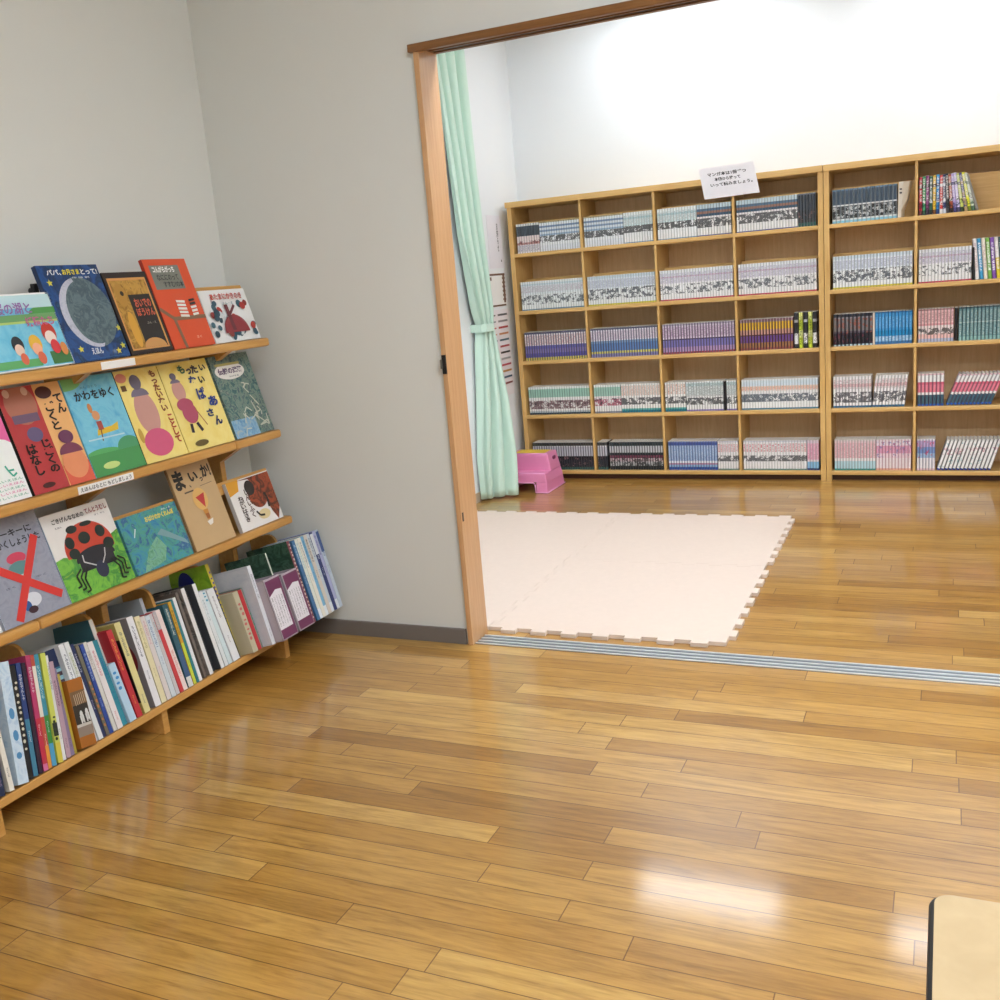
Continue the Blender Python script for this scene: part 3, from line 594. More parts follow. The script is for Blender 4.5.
m.box((x0+.006, YF+.010, z0+.095), (x0+.015, YF+.0125, z0+.102), flat('#3a3236')); m.box((x0+.006, YF+.010, z0+.11), (x0+.015, YF+.0125, z0+.116), flat('#3a3236'))
tag(m.build('curled_booklet', loc=(x0, YF, z0)), 'cream booklet with a curling cover at the end of the top shelf row', 'booklet')

# hand-made notice clipped to the bookcase top
T = thing('sign', (-.88, 4.54, 1.34), 'white paper sign with three lines of Japanese on the bookcase top', 'sign')
m = MB(); th = math.radians(1.2); e1 = Vector((math.cos(th), 0, math.sin(th))); e2 = Vector((-.17, -.02, 1)).normalized(); n = Vector((0, -1, -.02)).normalized()
w, h = .238, .133; O = Vector((-.988, 4.5425, 1.270))
vs = [O, O+e1*w, O+e1*w+e2*h, O+e2*h]; vs += [p-n*.0015 for p in vs]
m.raw(vs, [(0,1,2,3),(7,6,5,4),(0,4,5,1),(1,5,6,2),(2,6,7,3),(3,7,4,0)], flat('#efedf3', .6))
a = Art(m, O, e1, e2, n, w, h)
a.text('マンガ本は1冊ずつ', .14, .70, .84, .82, '#1d1b22', .03); a.text('本棚から持って', .25, .53, .72, .65, '#1d1b22', .03); a.text('いって読みましょう。', .16, .36, .92, .48, '#1d1b22', .03)
m.build('sheet', T, recalc=False)
m = MB(); m.box((-.885, 4.543, 1.31), (-.871, 4.548, 1.345), flat('#d9d9d9', .4)); m.build('tape', T)
# ============================================================ PICTURE BOOK RACK ON THE LEFT WALL
R16 = math.radians(16); C16, S16 = math.cos(R16), math.sin(R16)
LEDGE = [.896, .637, .384]
YA, YE = .80, 2.302
T = thing('display_rack', (-1.82, 1.6, 0), 'wooden front-facing picture book rack along the left wall', 'rack')
seams = {0: [YA, 1.30, YE], 1: [YA, 2.101, YE], 2: [YA, 1.399, YE]}
for k, z in enumerate(LEDGE):
    for ya, yb in zip(seams[k], seams[k][1:]):
        m = MB(); m.box((-1.80, ya+.0008, z-.023), (-1.730, yb-.0008, z), WOODD); m.build('ledge', T, bevel=.006)
    # tilted back rail
    O = Vector((-1.742, 0, z)); e2 = Vector((-S16, 0, C16)); n = Vector((C16, 0, S16))
    a, b = [(.128, .160), (.128, .160), (.118, .152)][k]; m = MB()
    p = [O+e2*a-n*.016, O+e2*b-n*.016, O+e2*b-n*.028, O+e2*a-n*.028]
    m.prism([(q.x, q.z) for q in p], 1, YA, YE-.005, WOODD); m.build('back_rail', T, bevel=.002)
leg_y = [1.199-.48, 1.199, 1.671, 2.163]
for y in leg_y:   # upright side frames: foot, riser and the arms under each ledge
    m = MB(); o = [(-1.895, 0), (-1.705, 0), (-1.705, .062), (-1.84, .035), (-1.84, 1.04), (-1.895, 1.04)]
    m.prism(o, 1, y-.010, y+.010, WOODD); m.build('upright', T, bevel=.002)
    for z in LEDGE:
        m = MB(); m.prism([(-1.845, z-.07), (-1.76, z-.024), (-1.79, z-.024), (-1.80, z+.0), (-1.822, z+.12), (-1.845, z+.12)], 1, y-.010, y+.010, WOODD); m.build('arm', T)
# sloping trough for the spine-out books
A14 = math.radians(14); C14, S14 = math.cos(A14), math.sin(A14)
TO = Vector((-1.70, 0, .08)); TU = Vector((-S14, 0, C14)); TN = Vector((C14, 0, S14))
def TP(y, s, d=0): p = TO + TU*s + TN*d; return Vector((p.x, y, p.z))
m = MB(); q = [TP(0, 0, .004), TP(0, -.018, .004), TP(0, -.018, -.19), TP(0, 0, -.19)]
m.prism([(p.x, p.z) for p in q], 1, YA, 2.344, WOODD); m.build('trough_shelf', T, bevel=.003)
m = MB(); q = [TP(0, .03, -.186), TP(0, .14, -.186), TP(0, .14, -.19), TP(0, .03, -.19)]
m.prism([(p.x, p.z) for p in q], 1, YA, YE, WOODD); m.build('trough_back', T)
for y in [.83, 1.015, 1.205, 1.395, 1.588, 1.780, 1.976, 2.296]:   # rounded dividers
    s1 = .268; f = -.038; r = .03; pts = [(0, -.18), (0, f)] ; out = [TP(0, 0, -.18), TP(0, 0, f)]
    for i in range(6):
        t = math.radians(90*i/5); out.append(TP(0, s1-r+r*math.sin(t), f-r+r*math.cos(t)))
    out.append(TP(0, s1, -.13)); m = MB(); m.prism([(p.x, p.z) for p in out], 1, y-.0045, y+.0045, WOODD); m.build('divider', T, bevel=.001)
# paper strips on the ledge fronts
def strip(y0, y1, z0, z1, label, text=None):
    m = MB(); m.box((-1.7297, y0, z0), (-1.7287, y1, z1), WHITE)
    a = Art(m, (-1.7287, y0, z0), (0, 1, 0), (0, 0, 1), (1, 0, 0), y1-y0, z1-z0)
    if text: a.text(text, .04, .2, .96, .8, '#3a3a3e', .02)
    tag(m.build('label_strip', loc=(-1.729, y0, z0)), label, 'label')
strip(1.679, 1.783, .876, .893, 'blank white paper strip on the top ledge under the moon book')
strip(1.555, 1.72, .617, .634, 'white paper strip with Japanese writing on the middle ledge', 'えほんはもとに もどしましょう')

def picture_book(tier, y0, y1, h, label, back='#ffffff', th=.010, s0=.002, name='picture_book', group=None, off=0.0, spine=None):
    z = LEDGE[tier]; O = Vector((-1.742+off, y0, z)) + Vector((-S16, 0, C16))*s0
    e1 = Vector((0, 1, 0)); e2 = Vector((-S16, 0, C16)); n = Vector((C16, 0, S16)); w = y1-y0
    t = thing(name, (O.x, (y0+y1)/2, z), label, 'book', group)
    bm_ = back if not isinstance(back, str) else flat(back, .35, coat=.3)
    def B(m, a0, a1, b0, b1, d0, d1, mat):
        vs = [O+e1*a+e2*b-n*d for a in (a0, a1) for b in (b0, b1) for d in (d0, d1)]
        m.raw(vs, [(0,1,3,2),(4,6,7,5),(0,4,5,1),(2,3,7,6),(0,2,6,4),(1,5,7,3)], mat)
    m = MB(); B(m, .003, w-.002, .002, h-.002, .0013, th-.0013, PAGES); m.build('pages', t)
    m = MB(); B(m, 0, w, 0, h, 0, .0012, bm_); B(m, 0, w, 0, h, th-.0012, th, bm_)
    sm = bm_ if spine is None else flat(spine, .4); B(m, -.0004, .0012, 0, h, 0, th, sm)
    a = Art(m, O, e1, e2, n, w, h); a.t = t; a.m = m
    return a
def fin(a): a.m.build('cover', a.t, recalc=False)

SKY = painted('printed_sky_blue', ['#57b6dc', '#7fcbe4', '#4aa6d8'], 12)
DEEP = painted('printed_night_blue', ['#123a72', '#1b4f8f', '#0e2c55', '#1d5f86'], 14)
MOON = painted('printed_moon_grey', ['#4d6470', '#657a80', '#3f5663', '#7c8d8f'], 30)
CRES = painted('printed_moon_light', ['#a9b0c4', '#c3c6d6', '#98a2b4'], 40)
AQUA = painted('printed_aqua', ['#2d62a8', '#3f8fb0', '#4f9f8c', '#2c5a96', '#76a9b0'], 16, 1.8)
GRASS = painted('printed_grass', ['#4c9a3a', '#7cc043', '#3a8a3c', '#a8cf3e'], 18)
MAZE = painted('printed_maze_green', ['#24444e', '#3f6a6c', '#7f9385', '#2c4f60', '#b9bda2'], 26, 2.2)
YEL = painted('printed_yellow', ['#f1d873', '#f6e38c', '#efd054'], 7)
RUSSET = painted('printed_russet', ['#7b2f1c', '#a34a28', '#4a2418', '#8a3a20'], 25)
FOREST = painted('printed_dark_forest', ['#1c2c26', '#2e4c3c', '#4a6a58', '#20302c'], 22, 2.5)
# --- top ledge
a = picture_book(0, 1.400, 1.620, .163, 'blue landscape picture book showing children by a pond, far left of top ledge', '#f4f6f6')
a.rect(.012, .015, .985, .975, SKY); a.rect(.012, .62, .985, .72, '#6ea56a'); a.ell(.88, .72, .2, .1, '#4c9a4e', t0=0, t1=180); a.rect(.012, .80, .985, .975, '#bfe0e8')
a.rect(.012, .6, .985, .63, '#b9d37a'); a.rect(.75, .03, .985, .2, '#3f7a44'); a.rect(.012, .03, .62, .13, '#5fae6a')
for ca, cb, r, c, h2 in ((.42, .28, .06, '#e8c9b8', '#1f2530'), (.62, .27, .065, '#f0b090', '#e7b53a'), (.82, .4, .075, '#f3e1d8', '#c73a2c')):
    a.ell(ca, cb+.05, r*1.1, r*1.9, h2); a.ell(ca, cb-.02, r*.85, r*1.3, c); a.ell(ca+.02, cb-.14, r*.7, r*1.3, '#d8674a' if h2 != '#c73a2c' else '#d83a44')
a.ell(.93, .22, .04, .09, '#d98a4a'); a.text('桜の湖と', .30, .72, .72, .88, '#9a6fb0'); a.text('妖精たち', .60, .55, .93, .68, '#c86a98'); fin(a)
a = picture_book(0, 1.612, 1.786, .222, 'dark blue picture book with a big grey moon and stars, top ledge', DEEP, th=.012, spine='#12305c')
a.ell(.57, .50, .43, .37, MOON)
pts = [(.57+.43*math.cos(math.radians(t)), .50+.37*math.sin(math.radians(t))) for t in range(100, 281, 8)] + [(.57+.34*math.cos(math.radians(t))+.02, .50+.335*math.sin(math.radians(t))) for t in range(280, 99, -8)]
a.poly(pts, CRES)
for p in ((.13, .82), (.97, .31), (.22, .13), (.83, .07), (.93, .12)): a.star(p[0], p[1], .05, '#d9cf4a')
a.line([(.3, .02), (.9, .02)], .001, '#2a6aa0')
a.text('パパ、', .13, .895, .36, .955, '#f2f4f6', .03); a.text('お月さま', .38, .895, .66, .955, '#f0e03a', .03); a.text('とって!', .68, .895, .96, .955, '#f2f4f6', .03)
a.text('作 絵 訳', .5, .855, .8, .875, '#c6d2e0'); a.text('えほん', .37, .06, .56, .13, '#d8dde6', .03); fin(a)
a = picture_book(0, 1.791, 1.932, .201, 'dark brown picture book with a golden bird pattern frame, top ledge', '#2a1d1c', th=.012, spine='#1d1213')
a.rect(.06, .05, .94, .93, '#d79a58'); a.rect(.09, .07, .91, .90, painted('printed_gold_brown', ['#6a4a20', '#a57a2c', '#c79a44', '#3f2c18'], 30)); a.rect(.40, .07, .90, .72, '#241f22'); a.ell(.28, .3, .09, .22, '#d9a33c'); a.ell(.25, .72, .12, .14, '#b98a38'); a.ell(.28, .74, .04, .03, '#241a12')
a.ell(.62, .07, .26, .11, '#cf9a5c', t0=0, t1=180); a.text('おいでの', .48, .56, .86, .67, '#d9694c', .03); a.text('ぼうけん', .46, .45, .88, .55, '#d9694c', .03); a.text('ぶん・え', .6, .35, .82, .38, '#9a9a8a'); fin(a)
a = picture_book(0, 1.935, 2.089, .231, 'orange-red picture book with grey road and grey title box, top ledge', '#e2552c', th=.010, spine='#b8351c')
a.rect(.1, .66, .78, .93, '#7f837c'); a.text('コんがらがっち', .16, .85, .66, .92, '#ffffff', .03); a.text('なににのって', .2, .76, .7, .83, '#33383a', .02); a.text('すすむ?の本', .3, .68, .76, .75, '#33383a', .02)
g = '#8a6a50'; a.line([(-.0, .45), (.25, .33), (.30, .0)], .010, g); a.line([(.25, .33), (1, .33)], .010, g)
for b in (.36, .40, .44, .48, .52): a.line([(.42, b), (.62, b-.01)], .006, '#f4f1ec'); a.line([(.72, b), (.86, b+.01)], .006, '#2c2c30' if b > .45 else '#f4f1ec')
a.text('さく', .6, .09, .72, .12, '#f3c6a8'); fin(a)
a = picture_book(0, 2.093, 2.281, .143, 'white picture book with red and teal leafy pattern, right end of top ledge', '#eef0f1', spine='#dfe2e4')
rnd = random.Random(5)
for i in range(46):
    ca, cb = rnd.random()*.92+.04, rnd.random()*.7+.05
    if .3 < ca < .72 and cb > .55: continue
    a.ell(ca, cb, .035+.03*rnd.random(), .05+.03*rnd.random(), rnd.choice(['#3c6678', '#27475a', '#b5382e', '#2f5a70', '#8c2f2c', '#dfe7ea']), rot=rnd.random()*180, seg=12)
a.ell(.52, .16, .27, .34, '#8e2f38', t0=0, t1=180); a.line([(.46, .2), (.44, .7)], .014, '#6d3038'); a.line([(.46, .5), (.62, .68)], .008, '#6d3038')
a.text('あたまにかきのき', .17, .80, .86, .92, '#c0392f', .03); a.text('ぶん・え', .38, .70, .62, .75, '#5f8f98'); fin(a)
# --- middle ledge
a = picture_book(1, 1.27, 1.447, .186, 'pink picture book with a big white rounded shape, far left of middle ledge', '#e86aa6')
a.ell(.72, .36, .5, .36, '#f2f6f4'); a.rect(.0, .0, 1, .22, '#f2f3f2')
for i in range(5): a.text('やさしいえほん', .45, .04+.045*i, .97, .07+.045*i, '#e08ab4' if i % 2 else '#7fb9a4')
a.vtext('おやすみ', .62, .62, .74, .96, '#f7f7f7', .03); a.line([(.80, .40), (.82, .34), (.9, .34)], .004, '#3fae94'); a.line([(.82, .34), (.86, .27), (.92, .3)], .004, '#3fae94'); fin(a)
a = picture_book(1, 1.455, 1.621, .232, 'red and salmon picture book with bold vertical black title, middle ledge', '#f0b878', th=.013, spine='#16201c')
a.rect(0, 0, .56, 1, '#b8393c'); a.ell(.30, .83, .24, .19, '#b0705c'); a.ell(.14, .95, .05, .04, '#d9b8a4'); a.ell(.42, .95, .05, .04, '#d9b8a4'); a.rect(.10, .66, .50, .74, '#6d5670'); a.ell(.34, .54, .12, .07, '#665a80')
a.ell(.70, .91, .13, .06, '#4a2222'); a.vtext('てん', .82, .69, .97, .88, '#1d1512', .04); a.vtext('ごくと', .64, .54, .80, .82, '#1d1512', .04); a.vtext('じごくの', .36, .16, .53, .48, '#1d1512', .04); a.vtext('はなし', .12, .16, .28, .46, '#1d1512', .04)
a.poly([(.57, 0), (1, 0), (1, .2), (.57, .2)], '#e0624a'); a.ell(.78, .20, .20, .15, '#e89468'); a.ell(.78, .30, .19, .10, '#7c3f58', t0=0, t1=180); a.ell(.78, .46, .12, .065, '#6d3a5c'); a.ell(.25, .06, .10, .025, '#4a1c1c'); fin(a)
a = picture_book(1, 1.625, 1.781, .232, 'sky blue picture book with a yellow boat and green hills, middle ledge', SKY, th=.010)
a.rect(0, 0, 1, .22, '#4a9a58'); a.ell(.3, .22, .32, .05, '#5aae66', t0=0, t1=180); a.ell(.82, .22, .24, .12, '#4f9f70', t0=0, t1=180); a.ell(.05, .96, .3, .08, '#7fbf78'); a.ell(.35, .09, .16, .035, '#c9e08a')
a.poly([(.3, .40), (.72, .42), (.76, .50), (.62, .47), (.34, .46)], '#e8c33a'); a.rect(.36, .45, .46, .54, '#b0524a'); a.ell(.40, .60, .07, .05, '#e0a070'); a.ell(.34, .68, .04, .05, '#d08850'); a.line([(.40, .46), (.36, .34)], .003, '#7a4a2a'); a.rect(.1, .36, .8, .375, '#bfe0ee')
a.text('かわをゆく', .14, .76, .88, .86, '#1c2430', .03); a.text('ぶん さとう', .28, .88, .62, .905, '#4f86a8'); fin(a)
def elder(a, ca, cb, k, body):      # plain generic figure, no features
    a.ell(ca, cb, .20*k, .19*k, '#cf9c92'); a.ell(ca-.01, cb+.15*k, .16*k, .07*k, '#7c7488', t0=0, t1=180); a.ell(ca-.02, cb+.27*k, .10*k, .065*k, '#6b6578')
    a.ell(ca+.02, cb-.26*k, .26*k, .12*k, body)
a = picture_book(1, 1.783, 1.928, .232, 'pale yellow picture book with large pink figure, left of two yellow books', YEL, th=.016, spine='#1a1526')
elder(a, .42, .52, 1.25, '#d95f86'); a.ell(.12, .92, .12, .05, '#e0907a'); a.vtext('もったいない', .76, .50, .92, .96, '#8a4a2c', .05); a.vtext('ことして', .82, .14, .96, .46, '#b8452c', .05); a.ell(.10, .30, .05, .08, '#c9a44a'); a.rect(.05, .78, .16, .84, '#6d4f2c'); fin(a)
a = picture_book(1, 1.931, 2.112, .232, 'pale yellow picture book with scattered dark title, right of two yellow books', YEL, th=.010)
elder(a, .24, .68, .62, '#b5506c'); a.ell(.3, .42, .15, .12, '#b5506c'); a.line([(.24, .3), (.22, .2)], .010, '#3a2f3c'); a.line([(.36, .3), (.42, .2)], .010, '#3a2f3c'); a.line([(.42, .46), (.55, .25)], .003, '#b0704c')
for tx, x0, y0, x1, y1, c in (('も', .36, .86, .5, .96, '#2f6a4c'), ('っ', .52, .84, .62, .91, '#1c2440'), ('た', .62, .84, .76, .94, '#1c2440'), ('い', .8, .86, .93, .93, '#232c28'), ('な', .5, .72, .66, .82, '#233a7a'), ('い', .70, .72, .83, .80, '#232c28'), ('ば', .56, .54, .74, .68, '#1f3a8a'), ('あ', .74, .44, .93, .56, '#1f3a8a'), ('さ', .62, .33, .76, .42, '#2a3a6a'), ('ん', .72, .22, .88, .33, '#2a3a6a')): a.text(tx, x0, y0, x1, y1, c, .05)
a.ell(.3, .07, .14, .035, '#6a5a2a'); fin(a)
a = picture_book(1, 2.122, 2.287, .232, 'dark green maze-pattern picture book with white oval title, right end of middle ledge', MAZE, th=.012)
a.rect(.0, .0, .62, .22, painted('printed_maze_blue', ['#4f86b4', '#86b0cc', '#b9b7a4'], 40)); a.ell(.42, .80, .37, .10, '#ece9e4'); a.rect(.1, .87, .72, .90, '#b7b06a'); a.text('伝説の迷路', .12, .765, .74, .845, '#4c2c5c', .04); a.text('かげやま', .36, .725, .6, .745, '#5f6f78')
rnd = random.Random(9)
for i in range(16):
    x, y = .3+.65*rnd.random(), .08+.55*rnd.random(); a.line([(x, y), (x+rnd.uniform(-.15, .15), y+rnd.uniform(-.08, .08)), (x+rnd.uniform(-.2, .2), y+rnd.uniform(-.1, .1))], .0035, '#c9ccbc')
fin(a)
# --- lower ledge
a = picture_book(2, 1.17, 1.318, .06, 'sliver of a black-and-white book at the far left edge of the lower ledge', '#dfe3e6', spine='#222222')
a.line([(.85, 0), (.9, 1)], .008, '#1c1c20'); fin(a)
a = picture_book(2, 1.325, 1.494, .222, 'grey picture book crossed out with a big red taped X, lower ledge', painted('printed_grey', ['#8b8fa0', '#989cac', '#838798'], 20), th=.014, spine='#c8d4e8')
a.text('ケーキーに', .28, .81, .86, .88, '#22242c', .03); a.text('かくしょうした', .30, .71, .94, .79, '#22242c', .03)
a.ell(.50, .60, .14, .055, '#d2415e'); a.ell(.50, .49, .17, .08, '#5f8d8d'); a.ell(.52, .42, .1, .02, '#c3d2d0')
a.ell(.50, .18, .13, .07, '#dcdfe8'); a.ell(.40, .14, .06, .05, '#2a5a9c'); a.ell(.46, .09, .07, .035, '#3a1d28')
a.line([(.86, .76), (.22, .03)], .018, '#d8352f'); a.line([(.06, .62), (.93, .13)], .018, '#d8352f'); a.text('さく', .20, .34, .34, .36, '#55586a'); a.text('やく', .66, .36, .82, .38, '#55586a'); fin(a)
a = picture_book(2, 1.497, 1.689, .200, 'white and green picture book with a large red ladybird, lower ledge', '#e9e6e2', th=.014, spine='#b8cbe0')
a.poly([(0, 0), (1, 0), (1, .62), (.8, .56), (.5, .40), (.12, .50), (0, .48)], GRASS)
a.ell(.53, .52, .36, .30, '#c94530', t0=-12, t1=192)
a.ell(.56, .40, .29, .12, '#26262f', t0=-10, t1=190); a.rect(.30, .27, .82, .395, '#26262f'); a.ell(.58, .24, .09, .10, '#2c2f48')
for ca, cb, r1, r2 in ((.36, .77, .08, .045), (.58, .79, .09, .028), (.27, .63, .065, .07), (.49, .64, .085, .07), (.74, .66, .07, .07), (.28, .50, .075, .06), (.80, .50, .08, .065)): a.ell(ca, cb, r1, r2, '#1c2a26')
for s in (-1, 1):
    for k in range(3):
        x = .56+s*(.24+.05*k); a.line([(x-.06*s, .32), (x+.03*s, .2+.03*k), (x+.01*s, .06+.04*k), (x+.07*s, .05+.04*k)], .0045, '#1e241f')
    a.line([(.56+.05*s, .3), (.52+.16*s, .38), (.54+.17*s, .46)], .003, '#cfcfd0')
a.text('ごきげんななめの', .13, .875, .60, .935, '#2c2c2e', .03); a.text('てんとうむし', .62, .885, .96, .95, '#8c2f3f', .03); a.text('さく やく', .74, .84, .9, .86, '#6a6a70'); a.text('えほん', .14, .82, .24, .84, '#5a5a60'); fin(a)
a = picture_book(2, 1.697, 1.893, .142, 'blue-green painterly picture book with yellow title, lower ledge', AQUA, th=.010)
a.text('おばけのかくれんぼ', .42, .80, .92, .90, '#efd94a', .04); a.text('ぶん・え', .72, .92, .9, .95, '#e6eef4'); a.line([(.16, .62), (.22, .76)], .003, '#e4f0f6')
a.poly([(.62, .62), (.95, .3), (.98, .2), (.7, .42), (.52, .55)], '#7fa3ac'); a.poly([(.12, .0), (.3, .35), (.5, .52), (.6, .3), (.5, .08)], painted('printed_sea_green', ['#4f8f6a', '#7fb79a', '#3f7f8c'], 40)); fin(a)
a = picture_book(2, 1.905, 2.061, .229, 'tan picture book with brush-lettered title and small glass, lower ledge', '#cbab7e', th=.008, spine='#a98a60')
a.text('ま', .06, .70, .30, .93, '#1d1a18', .05); a.text('、', .37, .70, .41, .735, '#1d1a18', .05); a.text('い', .42, .76, .63, .87, '#1d1a18', .04); a.text('っ', .655, .735, .725, .785, '#1d1a18', .04); a.text('か', .735, .77, .91, .92, '#1d1a18', .04); a.text('!', .92, .77, .96, .92, '#1d1a18', .04)
a.line([(.2, .66), (.42, .665)], .004, '#5a4c3a'); a.line([(.6, .69), (.9, .70)], .0015, '#7a6a50')
a.ell(.50, .55, .17, .13, '#e2b56a'); a.poly([(.40, .58), (.62, .61), (.55, .44)], '#c23a3a'); a.poly([(.46, .42), (.58, .42), (.56, .30), (.50, .30)], '#c98a3c'); a.rect(.49, .31, .57, .37, '#a3602c'); a.poly([(.46, .28), (.62, .30), (.58, .24), (.50, .23)], '#ece6dc'); fin(a)
a = picture_book(2, 2.092, 2.276, .142, 'white picture book with dark russet figure and vertical lettering, right end of lower ledge', '#edeae8', th=.012, spine='#c9c6c4')
a.poly([(0, .72), (.22, .78), (.28, 1), (0, 1)], '#e0a02c'); a.poly([(.22, .98), (1, .98), (1, .25), (.88, .0), (.80, .2), (.70, .62), (.5, .95)], RUSSET); a.ell(.60, .62, .22, .28, RUSSET); a.ell(.47, .78, .11, .15, '#2c2422'); a.ell(.60, .20, .14, .10, '#e3cf9c'); a.line([(.44, .3), (.5, .2), (.6, .18)], .006, '#1d1512'); a.line([(.76, .3), (.78, .5), (.74, .6)], .008, '#1d1512')
a.vtext('しんいふく', .30, .20, .42, .78, '#4c2a22', .03); a.vtext('ねがいはさき', .14, .16, .26, .68, '#3a1d1a', .03); fin(a)
# ============================================================ SPINE-OUT BOOKS IN THE TROUGH
# y bottom, y top, height, thickness, protrusion, colour, label, kind of spine marks
KANA = ['もりのおくりもの','ちいさなしろいくも','かぜのでんしゃ','おおきなきのした','ねこのおひるね','つきよのさんぽみち','ぼくのたからばこ','うみのむこうへ','きょうりゅうのたび','あめのひのえほん','ゆきだるまのぼうし','そらとぶくじら']
def trough_book(yb, yt, h, w, prot, col, label, marks=None, side=None, depth=.155, z0=0.0, cover=None, name='picture_book', bands=None):
    lean = math.atan2(yt-yb, h); e2 = (TU*math.cos(lean) + Vector((0, 1, 0))*math.sin(lean)); e1 = (Vector((0, 1, 0))*math.cos(lean) - TU*math.sin(lean)); n = TN
    lift = abs(math.sin(lean))*w/2 + .0012 + z0
    O = TP(yb, lift, prot) - e1*(w/2)
    t = thing(name, O, label, 'book', 'books standing spine-out in the rack trough')
    cm = col if not isinstance(col, str) else flat(col, .4, coat=.2); sd = cm if side is None else (side if not isinstance(side, str) else flat(side, .4, coat=.2))
    def B(m, a0, a1, b0, b1, d0, d1, mat):
        vs = [O+e1*a+e2*b-n*d for a in (a0, a1) for b in (b0, b1) for d in (d0, d1)]
        m.raw(vs, [(0,1,3,2),(4,6,7,5),(0,4,5,1),(2,3,7,6),(0,2,6,4),(1,5,7,3)], mat)
    k = min(.0012, w*.2); m = MB(); B(m, k, w-k, .002, h-.0025, .002, depth-.002, PAGES); m.build('pages', t)
    m = MB(); B(m, 0, k, 0, h, .001, depth, sd); B(m, w-k, w, 0, h, .001, depth, sd); B(m, 0, w, 0, h, 0, .0016, cm)
    a = Art(m, O, e1, e2, n, w, h)
    if bands:
        for b0, b1, c in bands: a.rect(0.02, b0, .98, b1, c)
    if marks:
        rr = random.Random(int(yb*1e4)); c, b0, b1, kk = marks
        if kk > .055:
            b = b0
            while b < b1:
                q = rr.uniform(.3, .6)*kk; a.ell(.5+rr.uniform(-.1, .1), b+q/2, .26, q/2, c, seg=10); b += kk*rr.uniform(.7, 1)
        else:
            st = KANA[rr.randrange(len(KANA))]; px = min(.62, .0075/w); nn = len(st); hh = min(b1-b0, nn*px*w*1.15/h)
            a.vtext(st, .5-px/2, b1-hh, .5+px/2, b1, c, .015)
            if hh < (b1-b0)*.7: a.vtext('さくえ', .5-px/3, b0, .5+px/3, b0+.1, c, .0)
    m_ = m; a2 = None
    if cover:   # art on the left cover, facing the reader's left
        a2 = Art(m, O-n*depth, n, e2, -e1, depth, h); cover(a2)
    m.build('cover', t, recalc=False); return t
K = dict
BK = [ # yb, yt, h, w, prot, colour, label
 (1.150,1.178,.20,.016,0,'#31423a','dark green spined picture book left of the white spined one, photo edge',('#c9c9b8',.2,.8,.03)),
 (1.190,1.222,.205,.012,0,'#8a3038','maroon spined picture book at the left photo edge of the trough',('#d9c9a8',.2,.8,.03)),
 (1.213,1.245,.160,.014,0,'#1d2a4c','dark navy picture book, leftmost in view on the trough shelf',('#a98fb4',.1,.5,.04)),
 (1.236,1.262,.190,.011,.001,'#e9e3d6','cream spined picture book with sparse black title, left end of trough',('#2a2a2c',.15,.9,.05)),
 (1.262,1.316,.250,.024,.004,painted('printed_pale_blue_spine',['#a9c6de','#cfdfec','#8fb4d6'],20),'thick pale blue picture book with darker blue brush strokes',('#4f8fc0',.2,.6,.18)),
 (1.286,1.338,.236,.012,-.004,'#17181b','black spined picture book with a column of cream dots',('#ded7c0',.25,.86,.062)),
 (1.2985,1.352,.236,.011,-.004,'#28407c','navy over teal picture book beside the black dotted spine',('#dfe3ea',.3,.9,.03)),
 (1.310,1.362,.232,.009,-.002,'#2c1a30','dark plum thin picture book between navy and magenta ones',None),
 (1.321,1.376,.243,.011,0,'#b93a6a','magenta picture book turning red at its foot',('#e7d6dc',.3,.9,.03)),
 (1.332,1.386,.240,.009,0,'#c0523c','thin red-orange picture book beside the magenta one',('#f0e9dc',.2,.9,.03)),
 (1.343,1.395,.237,.011,0,'#3f8fa4','teal blue picture book with green lower half, before the lime one',('#bfe0e0',.3,.9,.04)),
 (1.3575,1.409,.234,.012,.003,'#cfd560','lime yellow picture book with striped foot',('#2c3a1c',.2,.45,.06)),
 (1.370,1.417,.225,.008,0,'#dfe0df','thin off-white picture book right of the lime one',('#8a8f94',.2,.9,.03)),
 (1.381,1.4215,.208,.011,.001,'#b99aa8','mauve-pink picture book left of the amber one',('#5a3f58',.1,.8,.03)),
 (1.3925,1.424,.190,.009,0,'#8a7898','dusty violet thin picture book beside the mauve one',('#3a2c48',.1,.9,.04)),
 (1.401,1.428,.175,.006,0,'#b8a53c','very thin mustard picture book against the amber one',None),
]
for r in BK:
    bands = None
    if 'navy over teal' in r[6]: bands = [(.0, .5, '#3f7f9c')]
    if 'magenta' in r[6] and 'turning' in r[6]: bands = [(.0, .45, '#c22c44'), (0, .06, '#d870a0')]
    if 'thin red-orange' in r[6]: bands = [(0, .2, '#e0953a'), (.45, .9, '#e6ddd0')]
    if 'teal blue' in r[6]: bands = [(.2, .45, '#3f8f3c'), (0, .2, '#4f9fc8')]
    if 'lime yellow' in r[6]: bands = [(.0, .18, '#e3df9c'), (0, .18, '#d9c94a'), (.24, .36, '#1c2420')]
    trough_book(*r[:7], marks=r[7], bands=bands)
